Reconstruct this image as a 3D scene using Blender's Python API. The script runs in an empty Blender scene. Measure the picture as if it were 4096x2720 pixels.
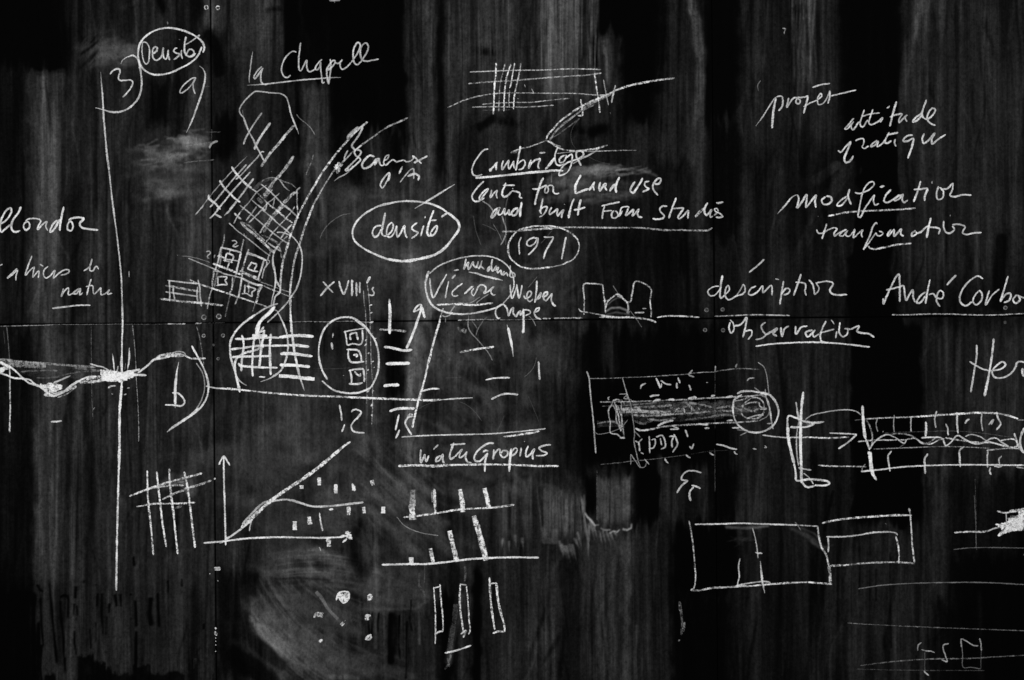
import bpy, math, random
import numpy as np

# ------------------------------------------------------------------ camera, light, exposure
sc = bpy.context.scene
ROLL = math.radians(0.5)          # the photograph leans by half a degree against the panel seams
CZ = 1.60                         # height of the middle of the view above the floor, metres
cam_d = bpy.data.cameras.new("camera")
cam = bpy.data.objects.new("camera", cam_d)
sc.collection.objects.link(cam)
cam_d.sensor_width = 36.0
cam_d.lens = 36.0 * 6.0 / 4.096
cam_d.clip_end = 200.0
cam.location = (0.0, -6.0, CZ)
cam.rotation_euler = (math.radians(90), 0.0, 0.0)
cam.rotation_mode = 'XYZ'
from mathutils import Matrix
cam.matrix_world = Matrix.Translation((0, -6.0, CZ)) @ Matrix.Rotation(math.radians(90), 4, 'X') @ Matrix.Rotation(-ROLL, 4, 'Z')
sc.camera = cam

world = bpy.data.worlds.new("World")
sc.world = world
world.use_nodes = True
world.node_tree.nodes["Background"].inputs[0].default_value = (1, 1, 1, 1)
world.node_tree.nodes["Background"].inputs[1].default_value = 0.12

def lamp(x, y, z, power, sx, sy):
    d = bpy.data.lights.new("added_area_light", 'AREA')  # area light added to light the board evenly, not a real fixture
    d.shape = 'RECTANGLE'; d.size = sx; d.size_y = sy; d.energy = power
    o = bpy.data.objects.new("added_area_light", d)
    sc.collection.objects.link(o)
    o.location = (x, y, z)
    from mathutils import Vector
    o.rotation_euler = (Vector((x * .25, 0, CZ)) - Vector((x, y, z))).to_track_quat('-Z', 'Y').to_euler()
lamp(-3.4, -5.6, 3.3, 290, 3.0, 2.0)
lamp(3.4, -5.6, 3.3, 290, 3.0, 2.0)

sc.view_settings.view_transform = 'Standard'
sc.view_settings.look = 'None'
sc.view_settings.exposure = 0.0
sc.view_settings.gamma = 1.0
sc.view_settings.use_curve_mapping = False
sc.render.film_transparent = False
sc.cycles.transparent_max_bounces = 24

rng = np.random.default_rng(7)
random.seed(7)

# ------------------------------------------------------------------ photo pixel <-> board metres
CA, SA = math.cos(ROLL), math.sin(ROLL)
def to_board(px, py):
    u = (np.asarray(px, float) - 2048.0) / 1000.0
    v = (1360.0 - np.asarray(py, float)) / 1000.0
    return u * CA + v * SA, -u * SA + v * CA + CZ
def to_photo(x, z):
    z = z - CZ
    u = x * CA - z * SA
    v = x * SA + z * CA
    return u * 1000 + 2048, 1360 - v * 1000

# ------------------------------------------------------------------ chalk dust wiped over the panels
GS = 4.0
GX0, GX1, GY0, GY1 = -160, 4256, -160, 2880
gx = np.arange(GX0, GX1 + 1, GS); gy = np.arange(GY0, GY1 + 1, GS)
PX, PY = np.meshgrid(gx, gy)
D = np.full(PX.shape, 0.06)      # upright wipes
H = np.zeros(PX.shape)           # rubbed haze lying over them, without the upright hair streaks

def vnoise1(n, step, seed):
    r = np.random.default_rng(seed)
    k = max(4, int(n / step) + 3)
    c = r.random(k)
    t = np.linspace(0, k - 1.001, n)
    i = t.astype(int); f = t - i; f = f * f * (3 - 2 * f)
    return c[i] * (1 - f) + c[np.minimum(i + 1, k - 1)] * f
def vnoise2(sx, sy, seed):
    """value noise over the grid with cells of sx by sy photo pixels"""
    r = np.random.default_rng(seed)
    nx = int((GX1 - GX0) / sx) + 3; ny = int((GY1 - GY0) / sy) + 3
    c = r.random((ny, nx))
    tx = (gx - GX0) / sx; ty = (gy - GY0) / sy
    ix = tx.astype(int); iy = ty.astype(int)
    fx = tx - ix; fy = ty - iy
    fx = fx * fx * (3 - 2 * fx); fy = fy * fy * (3 - 2 * fy)
    a = c[np.ix_(iy, ix)]; b = c[np.ix_(iy, ix + 1)]; d = c[np.ix_(iy + 1, ix)]; e = c[np.ix_(iy + 1, ix + 1)]
    fx = fx[None, :]; fy = fy[:, None]
    return (a * (1 - fx) + b * fx) * (1 - fy) + (d * (1 - fx) + e * fx) * fy
def sm(t):
    t = np.clip(t, 0, 1)
    return t * t * (3 - 2 * t)

def streak_field(count, wmin, wmax, lmin, lmax, seed):
    """upright hair streaks of many widths and lengths, each a slightly bent soft stroke"""
    r = np.random.default_rng(seed); S = np.zeros(PX.shape)
    for _ in range(count):
        cx = r.uniform(GX0, GX1); w = wmin * (wmax / wmin) ** r.random(); l = lmin * (lmax / lmin) ** r.random()
        cy = r.uniform(GY0 - l / 2, GY1 + l / 2); amp = r.normal(0, 1) * (w / wmin) ** -.25; bend = r.normal(0, 14); lean = r.normal(0, .012)
        i0, i1 = np.searchsorted(gx, [cx - 3 * w - 40, cx + 3 * w + 40]); j0, j1 = np.searchsorted(gy, [cy - l / 2, cy + l / 2])
        if i1 - i0 < 2 or j1 - j0 < 3: continue
        t = (gy[j0:j1] - cy) / (l / 2)
        x = cx + bend * np.sin(t * 2.2) + lean * (gy[j0:j1] - cy)
        S[j0:j1, i0:i1] += amp * (1 - t ** 4)[:, None] * np.exp(-((gx[i0:i1][None, :] - x[:, None]) / w) ** 2)
    return S / S.std()
STREAK = .5 + np.clip(.20 * streak_field(5200, 3.2, 11, 150, 1500, 11) + .13 * streak_field(700, 11, 60, 300, 2200, 12), -.5, .6)
CLOUD = 0.5 * vnoise2(150, 170, 4) + 0.3 * vnoise2(60, 70, 5) + 0.2 * vnoise2(26, 30, 6)
EDGE = vnoise2(40, 40, 8) - .5
_seed = [100]

def wipe(x0, x1, y0, y1, val, sx=14, st=60, sb=60, rag=60, alpha=1.0, lean=0.0):
    """an upright swipe of a sponge or brush: side edges sx soft, streaky ends"""
    _seed[0] += 1
    n = len(gx)
    e0 = (0.6 * vnoise1(n, 3, _seed[0]) + 0.4 * vnoise1(n, 12, _seed[0] + 500) - .5) * 2 * rag
    e1 = (0.6 * vnoise1(n, 3, _seed[0] + 1000) + 0.4 * vnoise1(n, 12, _seed[0] + 1500) - .5) * 2 * rag
    wob = (vnoise1(len(gy), 60, _seed[0] + 2000) - .5) * 14
    xs = PX - wob[:, None] - lean * (PY - y0) + EDGE * 16
    a = sm((xs - x0) / max(sx * 2.7, 1) + .5) * sm((x1 - xs) / max(sx * 2.7, 1) + .5)
    a = a * sm((PY - y0 - e0[None, :]) / max(st, 1) + .5) * sm((y1 - PY + e1[None, :]) / max(sb, 1) + .5)
    a = a * alpha
    D[:] = D * (1 - a) + val * a
    if val < .03: H[:] = H * (1 - a)

def band(pts, w, val, soft=.6, alpha=1.0, rag=.0, along=0.0, haze=False, fade=(0, 0)):
    """a curved swipe: pts are x,y; w half width in pixels"""
    _seed[0] += 1
    best = np.full(PX.shape, 1e9); tt = np.zeros(PX.shape)
    m = max(w, 1) * 2.5 + 40
    xs = [p[0] for p in pts]; ys = [p[1] for p in pts]
    ix0, ix1 = np.searchsorted(gx, [min(xs) - m, max(xs) + m]); iy0, iy1 = np.searchsorted(gy, [min(ys) - m, max(ys) + m])
    X = PX[iy0:iy1, ix0:ix1]; Y = PY[iy0:iy1, ix0:ix1]
    if X.size == 0: return
    best = np.full(X.shape, 1e9); side = np.zeros(X.shape); run = np.zeros(X.shape); L0 = 0.0
    for (ax, ay), (bx, by) in zip(pts[:-1], pts[1:]):
        dx, dy = bx - ax, by - ay; L2 = dx * dx + dy * dy + 1e-6
        t = np.clip(((X - ax) * dx + (Y - ay) * dy) / L2, 0, 1)
        d = np.hypot(X - ax - t * dx, Y - ay - t * dy)
        s = ((X - ax) * dy - (Y - ay) * dx) / math.sqrt(L2)
        side = np.where(d < best, s, side); run = np.where(d < best, L0 + t * math.sqrt(L2), run); best = np.minimum(best, d); L0 += math.sqrt(L2)
    best = best + EDGE[iy0:iy1, ix0:ix1] * w * .35 + (CLOUD[iy0:iy1, ix0:ix1] - .5) * w * rag
    a = sm((w - best) / (w * soft) ) * alpha
    if fade[0]: a = a * sm(run / (fade[0] * L0))
    if fade[1]: a = a * sm((L0 - run) / (fade[1] * L0))
    if along:
        r = np.random.default_rng(_seed[0]); c = r.random(400)
        q = (side + m) / 7.0 % 398; i = q.astype(int); f = q - i
        a = a * (1 - along + along * 1.6 * (c[i] * (1 - f) + c[i + 1] * f))
    if haze:
        H[iy0:iy1, ix0:ix1] = H[iy0:iy1, ix0:ix1] * (1 - a) + val * a
        return
    S = D[iy0:iy1, ix0:ix1]
    D[iy0:iy1, ix0:ix1] = S * (1 - a) + val * a
    if val < .06: H[iy0:iy1, ix0:ix1] = H[iy0:iy1, ix0:ix1] * (1 - a)

def q1(*a, **k): wipe(a[0] / 1.1529, a[1] / 1.1529, a[2] / 1.1529, a[3] / 1.1529, a[4], **k)
def q2(*a, **k): wipe(a[0] / 1.1529 + 2048, a[1] / 1.1529 + 2048, a[2] / 1.1529, a[3] / 1.1529, a[4], **k)
def q3(*a, **k): wipe(a[0] / 1.1529, a[1] / 1.1529, a[2] / 1.1529 + 1360, a[3] / 1.1529 + 1360, a[4], **k)
def q4(*a, **k): wipe(a[0] / 1.1529 + 2048, a[1] / 1.1529 + 2048, a[2] / 1.1529 + 1360, a[3] / 1.1529 + 1360, a[4], **k)
def b_(ox, oy, k_=1.1529):
    def f(s, w, val, **k):
        v = [float(t) for t in s.split()]
        band([(v[i] / k_ + ox, v[i + 1] / k_ + oy) for i in range(0, len(v), 2)], w / k_, val, **k)
    return f
b1, b2, b3, b4 = b_(0, 0), b_(2048, 0), b_(0, 1360), b_(2048, 1360)
b5 = b_(800, 1700, 1.4756)
b8 = b_(2000, 1840, 1.6838)
b9 = b_(0, 2200, 1.5)
b6 = b_(2300, 1040, 1.9675)
b7 = b_(1600, 800, 1.12)
FAR = 1800
def bristle(f, x0, x1, y0, y1, val, n, top=40, bot=40, w=(2, 6), alpha=(.2, .7), lean=6):
    """many thin brush hairs side by side, each starting and stopping at its own height"""
    r = np.random.default_rng(int(x0 * 7 + y0 * 3 + n) % 99991)
    ph = r.uniform(0, 6)
    for _ in range(n):
        x = r.uniform(x0, x1); u = math.sin(x * .06 + ph) * .5
        a = y0 + (r.random() + u * .5) * top; b = y1 - (abs(r.normal(0, .45)) + max(0, u) * .6) * bot
        if b - a < 8: continue
        l = r.normal(0, lean)
        f(f'{x - l} {a} {x} {(a + b) / 2} {x + l} {b}', r.uniform(*w), val * r.uniform(.6, 1.45), soft=1., alpha=r.uniform(*alpha), rag=.2, haze=True, fade=(.08, .3))
def cloudy(f, x0, x1, y0, y1, val, n, w=(14, 50), tilt=-.1, ln=(40, 160), alpha=(.15, .45)):
    """rubbed haze: soft overlapping dabs of a dusty cloth"""
    r = np.random.default_rng(int(x0 * 5 + y0 * 11 + n) % 99991)
    for _ in range(n):
        x = r.normal((x0 + x1) / 2, (x1 - x0) * .27); y = r.normal((y0 + y1) / 2, (y1 - y0) * .27); l = r.uniform(*ln); g = tilt + r.normal(0, .18)
        f(f'{x - l / 2} {y - g * l / 2} {x} {y + r.normal(0, 5)} {x + l / 2} {y + g * l / 2}', r.uniform(*w), val * r.uniform(.6, 1.4), soft=1., alpha=r.uniform(*alpha), rag=.7, haze=True)

# --- base tone of the four quarters
wipe(-FAR, 2450, -FAR, 4600, .085, sx=300)
wipe(2450, 6000, -FAR, 4600, .045, sx=300)
# --- upper left
q1(-FAR, 340, -FAR, 350, .012, sx=60, sb=50, rag=15)
q1(300, 720, -FAR, 150, .055, sx=60, sb=80)
b1('560 40 640 0', 14, .09, alpha=.7, along=.6)
q1(-FAR, 145, 330, 1490, .035, sx=40)
q1(20, 140, 900, 1490, .055, sx=60, st=300)
q1(148, 330, 330, 1500, .15, sx=16, st=40, rag=20)
q1(190, 215, 330, 1500, .165, sx=10, st=200, alpha=.6)
q1(240, 262, 700, 1500, .165, sx=10, st=200, alpha=.6)
q1(330, 400, 340, 900, .075, sx=16)
q1(330, 395, 860, 1490, .06, sx=14)
q1(400, 505, 340, 1500, .105, sx=20, st=150)
q1(400, 505, 860, 1500, .13, sx=20, st=150, alpha=.8)
q1(535, 640, 330, 1490, .075, sx=20)
q1(590, 610, 900, 1490, .035, sx=12)
q1(640, 870, 340, 640, .06, sx=30)
q1(690, 790, 350, 580, .028, sx=30)
q1(640, 860, 900, 1490, .10, sx=30, st=120)
q1(700, 730, 1000, 1490, .05, sx=16, st=100)
q1(868, 972, 290, 1490, .15, sx=10, st=80, sb=120)
q1(760, 865, -FAR, 150, .10, sx=16)
q1(722, 762, -FAR, 70, .02, sx=12, rag=20)
q1(925, 1042, -FAR, 160, .19, sx=10, sb=70)
q1(868, 925, -FAR, 130, .05, sx=14)
q1(972, 1110, 150, 1000, .05, sx=16)
b1('960 160 1000 240 1010 330', 34, .02, alpha=.8)
q1(1042, 1303, -FAR, 275, .125, sx=8, sb=120, rag=30)
q1(1230, 1303, -FAR, 300, .15, sx=10, sb=100, alpha=.6)
b1('1240 45 1285 40', 22, .03, alpha=.8, rag=1.)
q1(1303, 1385, -FAR, 380, .012, sx=12)
q1(1110, 1350, 380, 1480, .105, sx=30, st=70)
q1(1350, 1398, 380, 1100, .03, sx=16)
q1(1400, 1508, 360, 1500, .17, sx=14, st=60, sb=300)
q1(1380, 1510, 1050, 1520, .125, sx=60, st=200, alpha=.6)
q1(1385, 1870, -FAR, 380, .012, sx=16)
q1(1395, 1500, 120, 380, .03, sx=30)
q1(1515, 1880, 300, 620, .014, sx=24)
q1(1520, 1690, 560, 960, .03, sx=20)
q1(1690, 1765, 620, 1300, .085, sx=16, st=80)
q1(1765, 1875, 600, 880, .03, sx=18)
q1(1878, 2008, 10, 1200, .155, sx=10, st=70, sb=250, rag=20)
q1(1935, 1960, 10, 1200, .10, sx=12)
q1(2008, 2062, -FAR, 900, .03, sx=14)
q1(2062, 2370, -FAR, 590, .095, sx=20, rag=40)
q1(2108, 2160, -FAR, 560, .15, sx=12)
q1(2200, 2240, -FAR, 560, .13, sx=12, alpha=.8)
b1('2215 235 2330 250 2400 240', 56, .02, rag=.9, soft=1., alpha=.9)
b1('2190 590 2280 545 2380 560', 44, .02, rag=.9, soft=1., alpha=.9)
q1(2062, 2400, 600, 900, .065, sx=40)
q1(1520, 2120, 860, 1230, .11, sx=60, st=120, sb=120)
b1('1640 900 1760 880 1860 900', 55, .15, alpha=.7, rag=1.)
q1(1690, 1730, 900, 1480, .15, sx=20, alpha=.6)
q1(1515, 1690, 1180, 1480, .065, sx=24, st=80)
q1(1740, 1870, 1240, 1500, .05, sx=30, st=60)
q1(1866, 1905, 1180, 1500, .17, sx=20)
b1('1900 1200 1950 1260 1985 1400 1960 1470', 44, .23, alpha=.8, rag=.8)
b1('2020 1230 2180 1240 2300 1330', 110, .125, rag=.5)
b1('2120 1400 2230 1330 2300 1260', 24, .24, alpha=.7, along=.5)
# rubbed patch below the letter a
cloudy(b1, 650, 1000, 600, 940, .13, 60)
cloudy(b1, 770, 990, 615, 690, .26, 60, w=(5, 20), ln=(20, 110), alpha=(.2, .6))
for x_ in (800, 820, 845, 868, 880, 902, 925): b1(f'{x_} 610 {x_ + 2} 660 {x_ + 1} 720', 6, .27, soft=1., alpha=.35, haze=True, fade=(.2, .4))
cloudy(b1, 680, 880, 690, 775, .26, 60, w=(5, 22), ln=(20, 100), alpha=(.2, .6))
cloudy(b1, 690, 860, 800, 930, .19, 50, w=(6, 30), ln=(20, 90), alpha=(.2, .5))
q1(768, 790, 600, 960, .22, sx=12, alpha=.4)
q1(862, 890, 600, 960, .22, sx=12, alpha=.4)
q1(975, 1085, 555, 720, .02, sx=30)
# smudge beside the first oval
cloudy(b1, 410, 660, 175, 300, .145, 60, w=(14, 44))
for k in range(26):
    x_ = random.uniform(360, 450); y_ = random.uniform(190, 330)
    b1(f'{x_} {y_} {x_ + 14} {y_ - 20} {x_ + 30} {y_ - 38}', random.uniform(2, 5), random.choice((.16, .2, .01)), soft=1., alpha=.6)
b1('380 250 440 205', 22, .03, along=.9, alpha=.7, soft=1.)
b1('375 310 445 240', 20, .03, along=.9, alpha=.7, soft=1.)
b1('400 320 450 290', 12, .17, alpha=.6)
b1('680 250 900 230', 70, .05, alpha=.55)
cloudy(b1, 1000, 2200, 780, 1500, .11, 90, w=(40, 120), alpha=(.2, .5))
cloudy(b3, 900, 1700, -80, 900, .115, 110, w=(50, 130), alpha=(.2, .5))
# --- upper right
q2(-60, 150, -FAR, 560, .115, sx=20, alpha=.7)
q2(70, 100, -FAR, 300, .2, sx=10, alpha=.7)
q2(128, 400, -FAR, 460, .165, sx=16, sb=50, rag=20)
q2(180, 210, -FAR, 470, .21, sx=12, alpha=.8)
q2(290, 308, -FAR, 470, .24, sx=9, alpha=.7)
q2(325, 345, -FAR, 400, .07, sx=10, alpha=.8)
q2(130, 180, 480, 640, .04, sx=20)
b2('400 20 405 120 380 200 385 300', 22, .015, alpha=.9)
b2('425 150 445 260 455 380 462 440', 34, .2, soft=.7, along=.5, fade=(.15, .3))
q2(402, 730, -FAR, 130, .006, sx=20)
b2('610 -200 630 300', 175, .006, soft=.6, rag=.2)
b2('600 300 560 640', 120, .012, soft=.9, rag=.4, fade=(0, .3))
b2('290 600 350 620 420 590', 70, .012, soft=1., rag=.8)
q2(700, 800, -FAR, 700, .075, sx=50)
b2('800 -200 825 0 850 100 872 300 862 600 868 740', 34, .19, soft=.7, along=.5, fade=(0, .35))
b2('845 60 868 280', 14, .23, alpha=.6)
q2(895, 1050, -FAR, 560, .012, sx=16)
q2(1050, 1270, -FAR, 700, .065, sx=30, sb=200)
q2(1115, 1135, -FAR, 500, .11, sx=14, alpha=.7)
b2('1160 260 1150 310', 20, .13, alpha=.7, rag=1.)
b2('1380 -200 1380 0 1345 200 1318 420 1305 700', 52, .16, soft=.8, along=.5, fade=(0, .4))
b2('1400 -200 1395 30 1375 80', 30, .22, alpha=.7, along=.4)
q2(1385, 1510, -FAR, 640, .10, sx=50, sb=200)
q2(1515, 1800, -FAR, 760, .014, sx=40)
q2(1810, 2420, -FAR, 760, .105, sx=24, sb=300)
q2(1800, 2420, 600, 1270, .085, sx=20, sb=300, st=200)
b2('1915 -200 1880 40 1835 200 1812 380 1800 700', 34, .145, soft=.7, along=.4)
q2(1790, 1830, 500, 1240, .095, sx=16, st=200)
q2(1925, 1960, 40, 1200, .055, sx=16, alpha=.8)
b2('1880 220 1930 200 2000 250 2060 290', 16, .06, alpha=.5, soft=1., rag=.8)
b2('2190 220 2215 255', 26, .045, alpha=.7, rag=1., soft=1.)
q2(2110, 2125, -FAR, 800, .13, sx=9, alpha=.7)
q2(2300, 2420, -FAR, 1000, .115, sx=30, alpha=.6)
b2('2260 1100 2240 1400', 45, .02, alpha=.8)
q2(560, 900, 590, 740, .085, sx=60)
q2(0, 560, 640, 1050, .06, sx=50, alpha=.8)
b2('250 790 420 778 570 765', 26, .2, rag=.8, along=.4, soft=1., fade=(0, .3))
cloudy(b2, 240, 560, 762, 806, .24, 60, w=(4, 13), tilt=-.06, ln=(30, 130), alpha=(.25, .6))
cloudy(b2, 170, 330, 780, 860, .2, 30, w=(4, 16), tilt=-.5, ln=(30, 100))
cloudy(b2, 330, 570, 870, 920, .17, 30, w=(4, 14), tilt=.05, ln=(30, 130))
b2('180 850 300 830 480 810', 36, .21, rag=.8, alpha=.8, along=.4)
b2('150 920 300 905 500 900 560 900', 30, .17, rag=.6, alpha=.9, along=.4)
b2('200 870 520 870', 60, .14, alpha=.6)
q2(860, 885, 740, 1450, .09, sx=12, alpha=.8)
q2(820, 832, 900, 1450, .07, sx=9, alpha=.8)
q2(895, 1050, 560, 1100, .025, sx=20)
q2(1060, 1100, 760, 1440, .07, sx=18, alpha=.8)
q2(1180, 1270, 760, 1460, .06, sx=20)
b2('1500 760 1400 830', 26, .10, alpha=.8, rag=.6)
b2('1560 760 1420 960 1330 1150 1280 1350', 36, .07, alpha=.7, along=.7)
b2('1650 900 1480 1150 1420 1440', 40, .05, alpha=.7, along=.7)
q2(1190, 1280, 1150, 1450, .085, sx=40, alpha=.7)
q2(0, 320, 1040, 1500, .10, sx=60, st=100, alpha=.8)
b2('100 1480 200 1300 320 1150', 60, .12, alpha=.5, along=.5)
q2(330, 860, 1060, 1480, .038, sx=60, st=100, alpha=.8)
b2('1700 700 1680 1000 1640 1300 1650 1600', 110, .006, soft=.35)
b2('1640 1150 1690 1350 1740 1600', 80, .003, soft=.3)
cloudy(b1, 1850, 2361, 1180, 1500, .16, 70, w=(14, 60))
cloudy(b1, 1560, 2120, 860, 1230, .12, 50, w=(16, 60))
cloudy(b2, 60, 330, 1040, 1480, .12, 40, w=(14, 60), tilt=-1.)
cloudy(b2, 150, 620, 780, 940, .19, 40, w=(10, 30))
bristle(b2, 130, 400, -200, 480, .2, 90, bot=90, w=(2, 7))
bristle(b2, 1290, 1400, -200, 600, .16, 40, bot=300, w=(2, 7), lean=14)
bristle(b1, 2062, 2361, -200, 560, .14, 60, bot=120, w=(2, 7))
b6('242 405 285 378 350 374 412 398', 15, .3, soft=1., alpha=.9, haze=True)
b6('245 432 320 412 425 428', 12, .24, soft=1., alpha=.8, haze=True)
b6('250 360 295 318 340 296 370 300', 10, .24, soft=1., alpha=.8, haze=True)
b6('350 285 385 315 412 350', 12, .2, soft=1., alpha=.6, haze=True)
b7('40 240 70 330 110 400 110 470 60 540 90 640', 60, .2, soft=1., alpha=.7, haze=True, rag=.8)
b7('20 60 60 250 70 420', 50, .15, soft=1., alpha=.6, haze=True, rag=.6)
b7('250 480 340 440 400 380', 26, .24, soft=1., alpha=.6, haze=True, rag=.5)
b7('370 230 430 190 460 160', 40, .16, soft=1., alpha=.6, haze=True, rag=.8)
b7('60 560 80 700 90 880', 30, .22, soft=1., alpha=.6, haze=True, rag=.6)
b7('130 560 160 640 120 760', 24, .17, soft=1., alpha=.6, haze=True, rag=.6)
cloudy(b7, 120, 720, 180, 900, .13, 90, w=(24, 80), tilt=.5, alpha=(.2, .45))
b7('560 640 570 900', 70, .13, soft=1., alpha=.6, haze=True, rag=.5)
# --- lower left
q3(-FAR, 160, -60, 1180, .035, sx=18)
q3(20, 60, -60, 1000, .06, sx=14, alpha=.7)
q3(165, 400, -60, 1250, .15, sx=12, rag=90)
q3(235, 262, -60, 1200, .19, sx=10, alpha=.7)
q3(300, 320, 100, 1200, .10, sx=10, alpha=.7)
q3(345, 362, -60, 1200, .09, sx=10, alpha=.7)
q3(400, 430, -60, 1100, .075, sx=12)
q3(440, 545, -60, 1150, .125, sx=14)
q3(560, 610, -60, 1250, .13, sx=10, alpha=.8)
q3(610, 720, -60, 1150, .10, sx=16)
q3(650, 668, -60, 800, .06, sx=10)
q3(720, 960, -60, 1100, .10, sx=20)
q3(810, 870, 0, 1000, .12, sx=30, alpha=.7)
q3(905, 980, 380, 1250, .13, sx=20, st=200)
q3(962, 982, -60, 1300, .17, sx=6, alpha=.7)
b3('740 540 790 530', 30, .15, rag=1., alpha=.6, along=.5)
b3('920 480 960 560', 30, .15, rag=1., alpha=.5, along=.5)
b3('560 740 610 800', 24, .17, alpha=.6, along=.7)
b3('800 1000 800 1060', 44, .17, rag=.5)
b3('760 670 800 640 860 640 880 700', 34, .22, rag=.5, alpha=.7)
q3(-FAR, 160, 1120, 1900, .022, sx=24, rag=60)
q3(165, 400, 1130, 1900, .115, sx=14, rag=30)
q3(400, 620, 1130, 1900, .115, sx=20, rag=30)
q3(620, 760, 1130, 1900, .075, sx=20, rag=60)
q3(755, 850, 1000, 1900, .12, sx=20, rag=60)
q3(850, 930, 1100, 1900, .04, sx=30, rag=60)
q3(930, 985, 1100, 1900, .11, sx=10, rag=60)
for x_, w_, y_ in ((10, 30, 235), (60, 24, 240), (110, 40, 230), (165, 26, 230), (205, 22, 240), (230, 16, 420), (250, 12, 560), (30, 40, 480), (130, 60, 480)):
    b9(f'{x_} {y_} {x_ + random.uniform(-8, 8)} {y_ + 150} {x_ + random.uniform(-6, 10)} 800', w_, .008, soft=.9, alpha=.9, rag=.5, fade=(.06, 0))
for s_, w_ in (('295 180 308 330 326 520 345 725', 9), ('362 290 366 400 384 560 392 770', 9), ('362 292 370 276 388 270 406 278 410 296 406 420', 8), ('457 215 450 296', 9), ('446 320 438 400', 6), ('462 330 466 400', 5),
               ('448 480 446 560 460 640', 6), ('588 258 580 345', 9), ('612 252 610 390 620 524', 9), ('657 318 654 384', 9), ('641 395 636 520', 7), ('688 262 702 344', 10), ('722 262 726 345', 8),
               ('800 40 806 100', 9), ('812 300 818 470', 8), ('818 480 812 740', 10), ('905 280 898 380 908 465', 14), ('945 252 948 330 956 475', 8), ('1006 180 1010 260', 6), ('1088 168 1092 222', 8),
               ('222 206 240 240 266 250', 7), ('244 280 250 450 262 600', 5), ('576 430 574 560', 5), ('540 470 548 600', 5), ('505 180 500 200', 6), ('574 205 576 215', 5), ('784 260 786 275', 6), ('788 405 790 420', 6), ('1225 440 1222 480', 6)):
    b9(s_, w_ * 1.7, .006, soft=1., alpha=.95, rag=.7, fade=(.05, .12))
for s_, w_, v_ in (('400 300 398 460 392 640', 7, .19), ('430 280 432 420 425 640', 10, .15), ('285 240 300 500 310 680', 16, .145), ('360 700 365 770', 18, .19), ('675 330 680 520 690 640', 14, .16), ('720 400 725 620 730 735', 22, .15), ('760 340 770 560 765 700', 18, .15),
                   ('590 400 585 560 595 660', 12, .15), ('480 250 490 430 478 620', 12, .15), ('1035 20 1040 120', 40, .17), ('1050 260 1055 480 1070 700', 40, .14), ('1250 20 1255 360 1245 760', 20, .165), ('930 480 925 620', 14, .13)):
    b9(s_, w_, v_, soft=1., alpha=.65, rag=.5)
for x0_, x1_, y_ in ((470, 560, 640), (555, 630, 682), (625, 668, 712), (655, 800, 748), (800, 900, 700), (900, 1100, 745), (270, 330, 750)):
    for k in range(14):
        x_ = x0_ + (x1_ - x0_) * k / 13
        b9(f'{x_} {y_ + random.uniform(-14, 14)} {x_} 900', (x1_ - x0_) / 14 + 4, .016, soft=1., alpha=.8)
for k in range(26):
    x_ = random.uniform(1130, 1290); y_ = random.uniform(540, 770)
    b9(f'{x_} {y_} {x_ + random.uniform(-14, 14)} {y_ + random.uniform(-6, 6)}', 2.5, .2, soft=1., alpha=.5)
    b9(f'{x_} {y_} {x_ + random.uniform(-3, 3)} {y_ + random.uniform(20, 60)}', 3, random.choice((.2, .01)), soft=1., alpha=.6)
# --- lower middle
q3(987, 1240, -60, 1060, .095, sx=6)
q3(1240, 1300, -60, 330, .15, sx=24)
q3(1180, 1215, 400, 900, .13, sx=24, alpha=.7)
q3(1330, 1480, -60, 520, .105, sx=30)
q3(1480, 1650, -60, 240, .06, sx=24)
q3(1650, 1755, -60, 560, .165, sx=14)
q3(1480, 1650, 240, 560, .08, sx=24)
q3(1775, 1880, -60, 280, .028, sx=16, rag=20)
q3(1755, 1880, 280, 520, .08, sx=24)
q3(1880, 1955, -60, 700, .235, sx=10, sb=200)
q3(1900, 1915, -60, 400, .32, sx=8, alpha=.6)
q3(1955, 2400, -60, 620, .115, sx=24)
b3('2000 60 2250 200 2300 380', 90, .145, alpha=.6, rag=1.)
q3(1955, 2010, 290, 560, .05, sx=30, alpha=.8)
q3(1200, 1640, 520, 960, .085, sx=60, st=120)
b3('1560 560 1540 680 1620 780', 60, .125, alpha=.5, rag=.8)
b3('1720 520 1860 640 1960 760', 80, .15, alpha=.6, rag=.8, along=.5)
b3('1780 640 1900 760 2000 860', 22, .24, alpha=.5, along=.7)
q3(1690, 1770, 600, 1300, .16, sx=24, st=120)
q3(1780, 1960, 560, 1000, .10, sx=30, alpha=.7)
q3(1800, 2400, 620, 1050, .10, sx=30, alpha=.8)
q3(1860, 1960, 1000, 1060, .10, sx=30)
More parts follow.
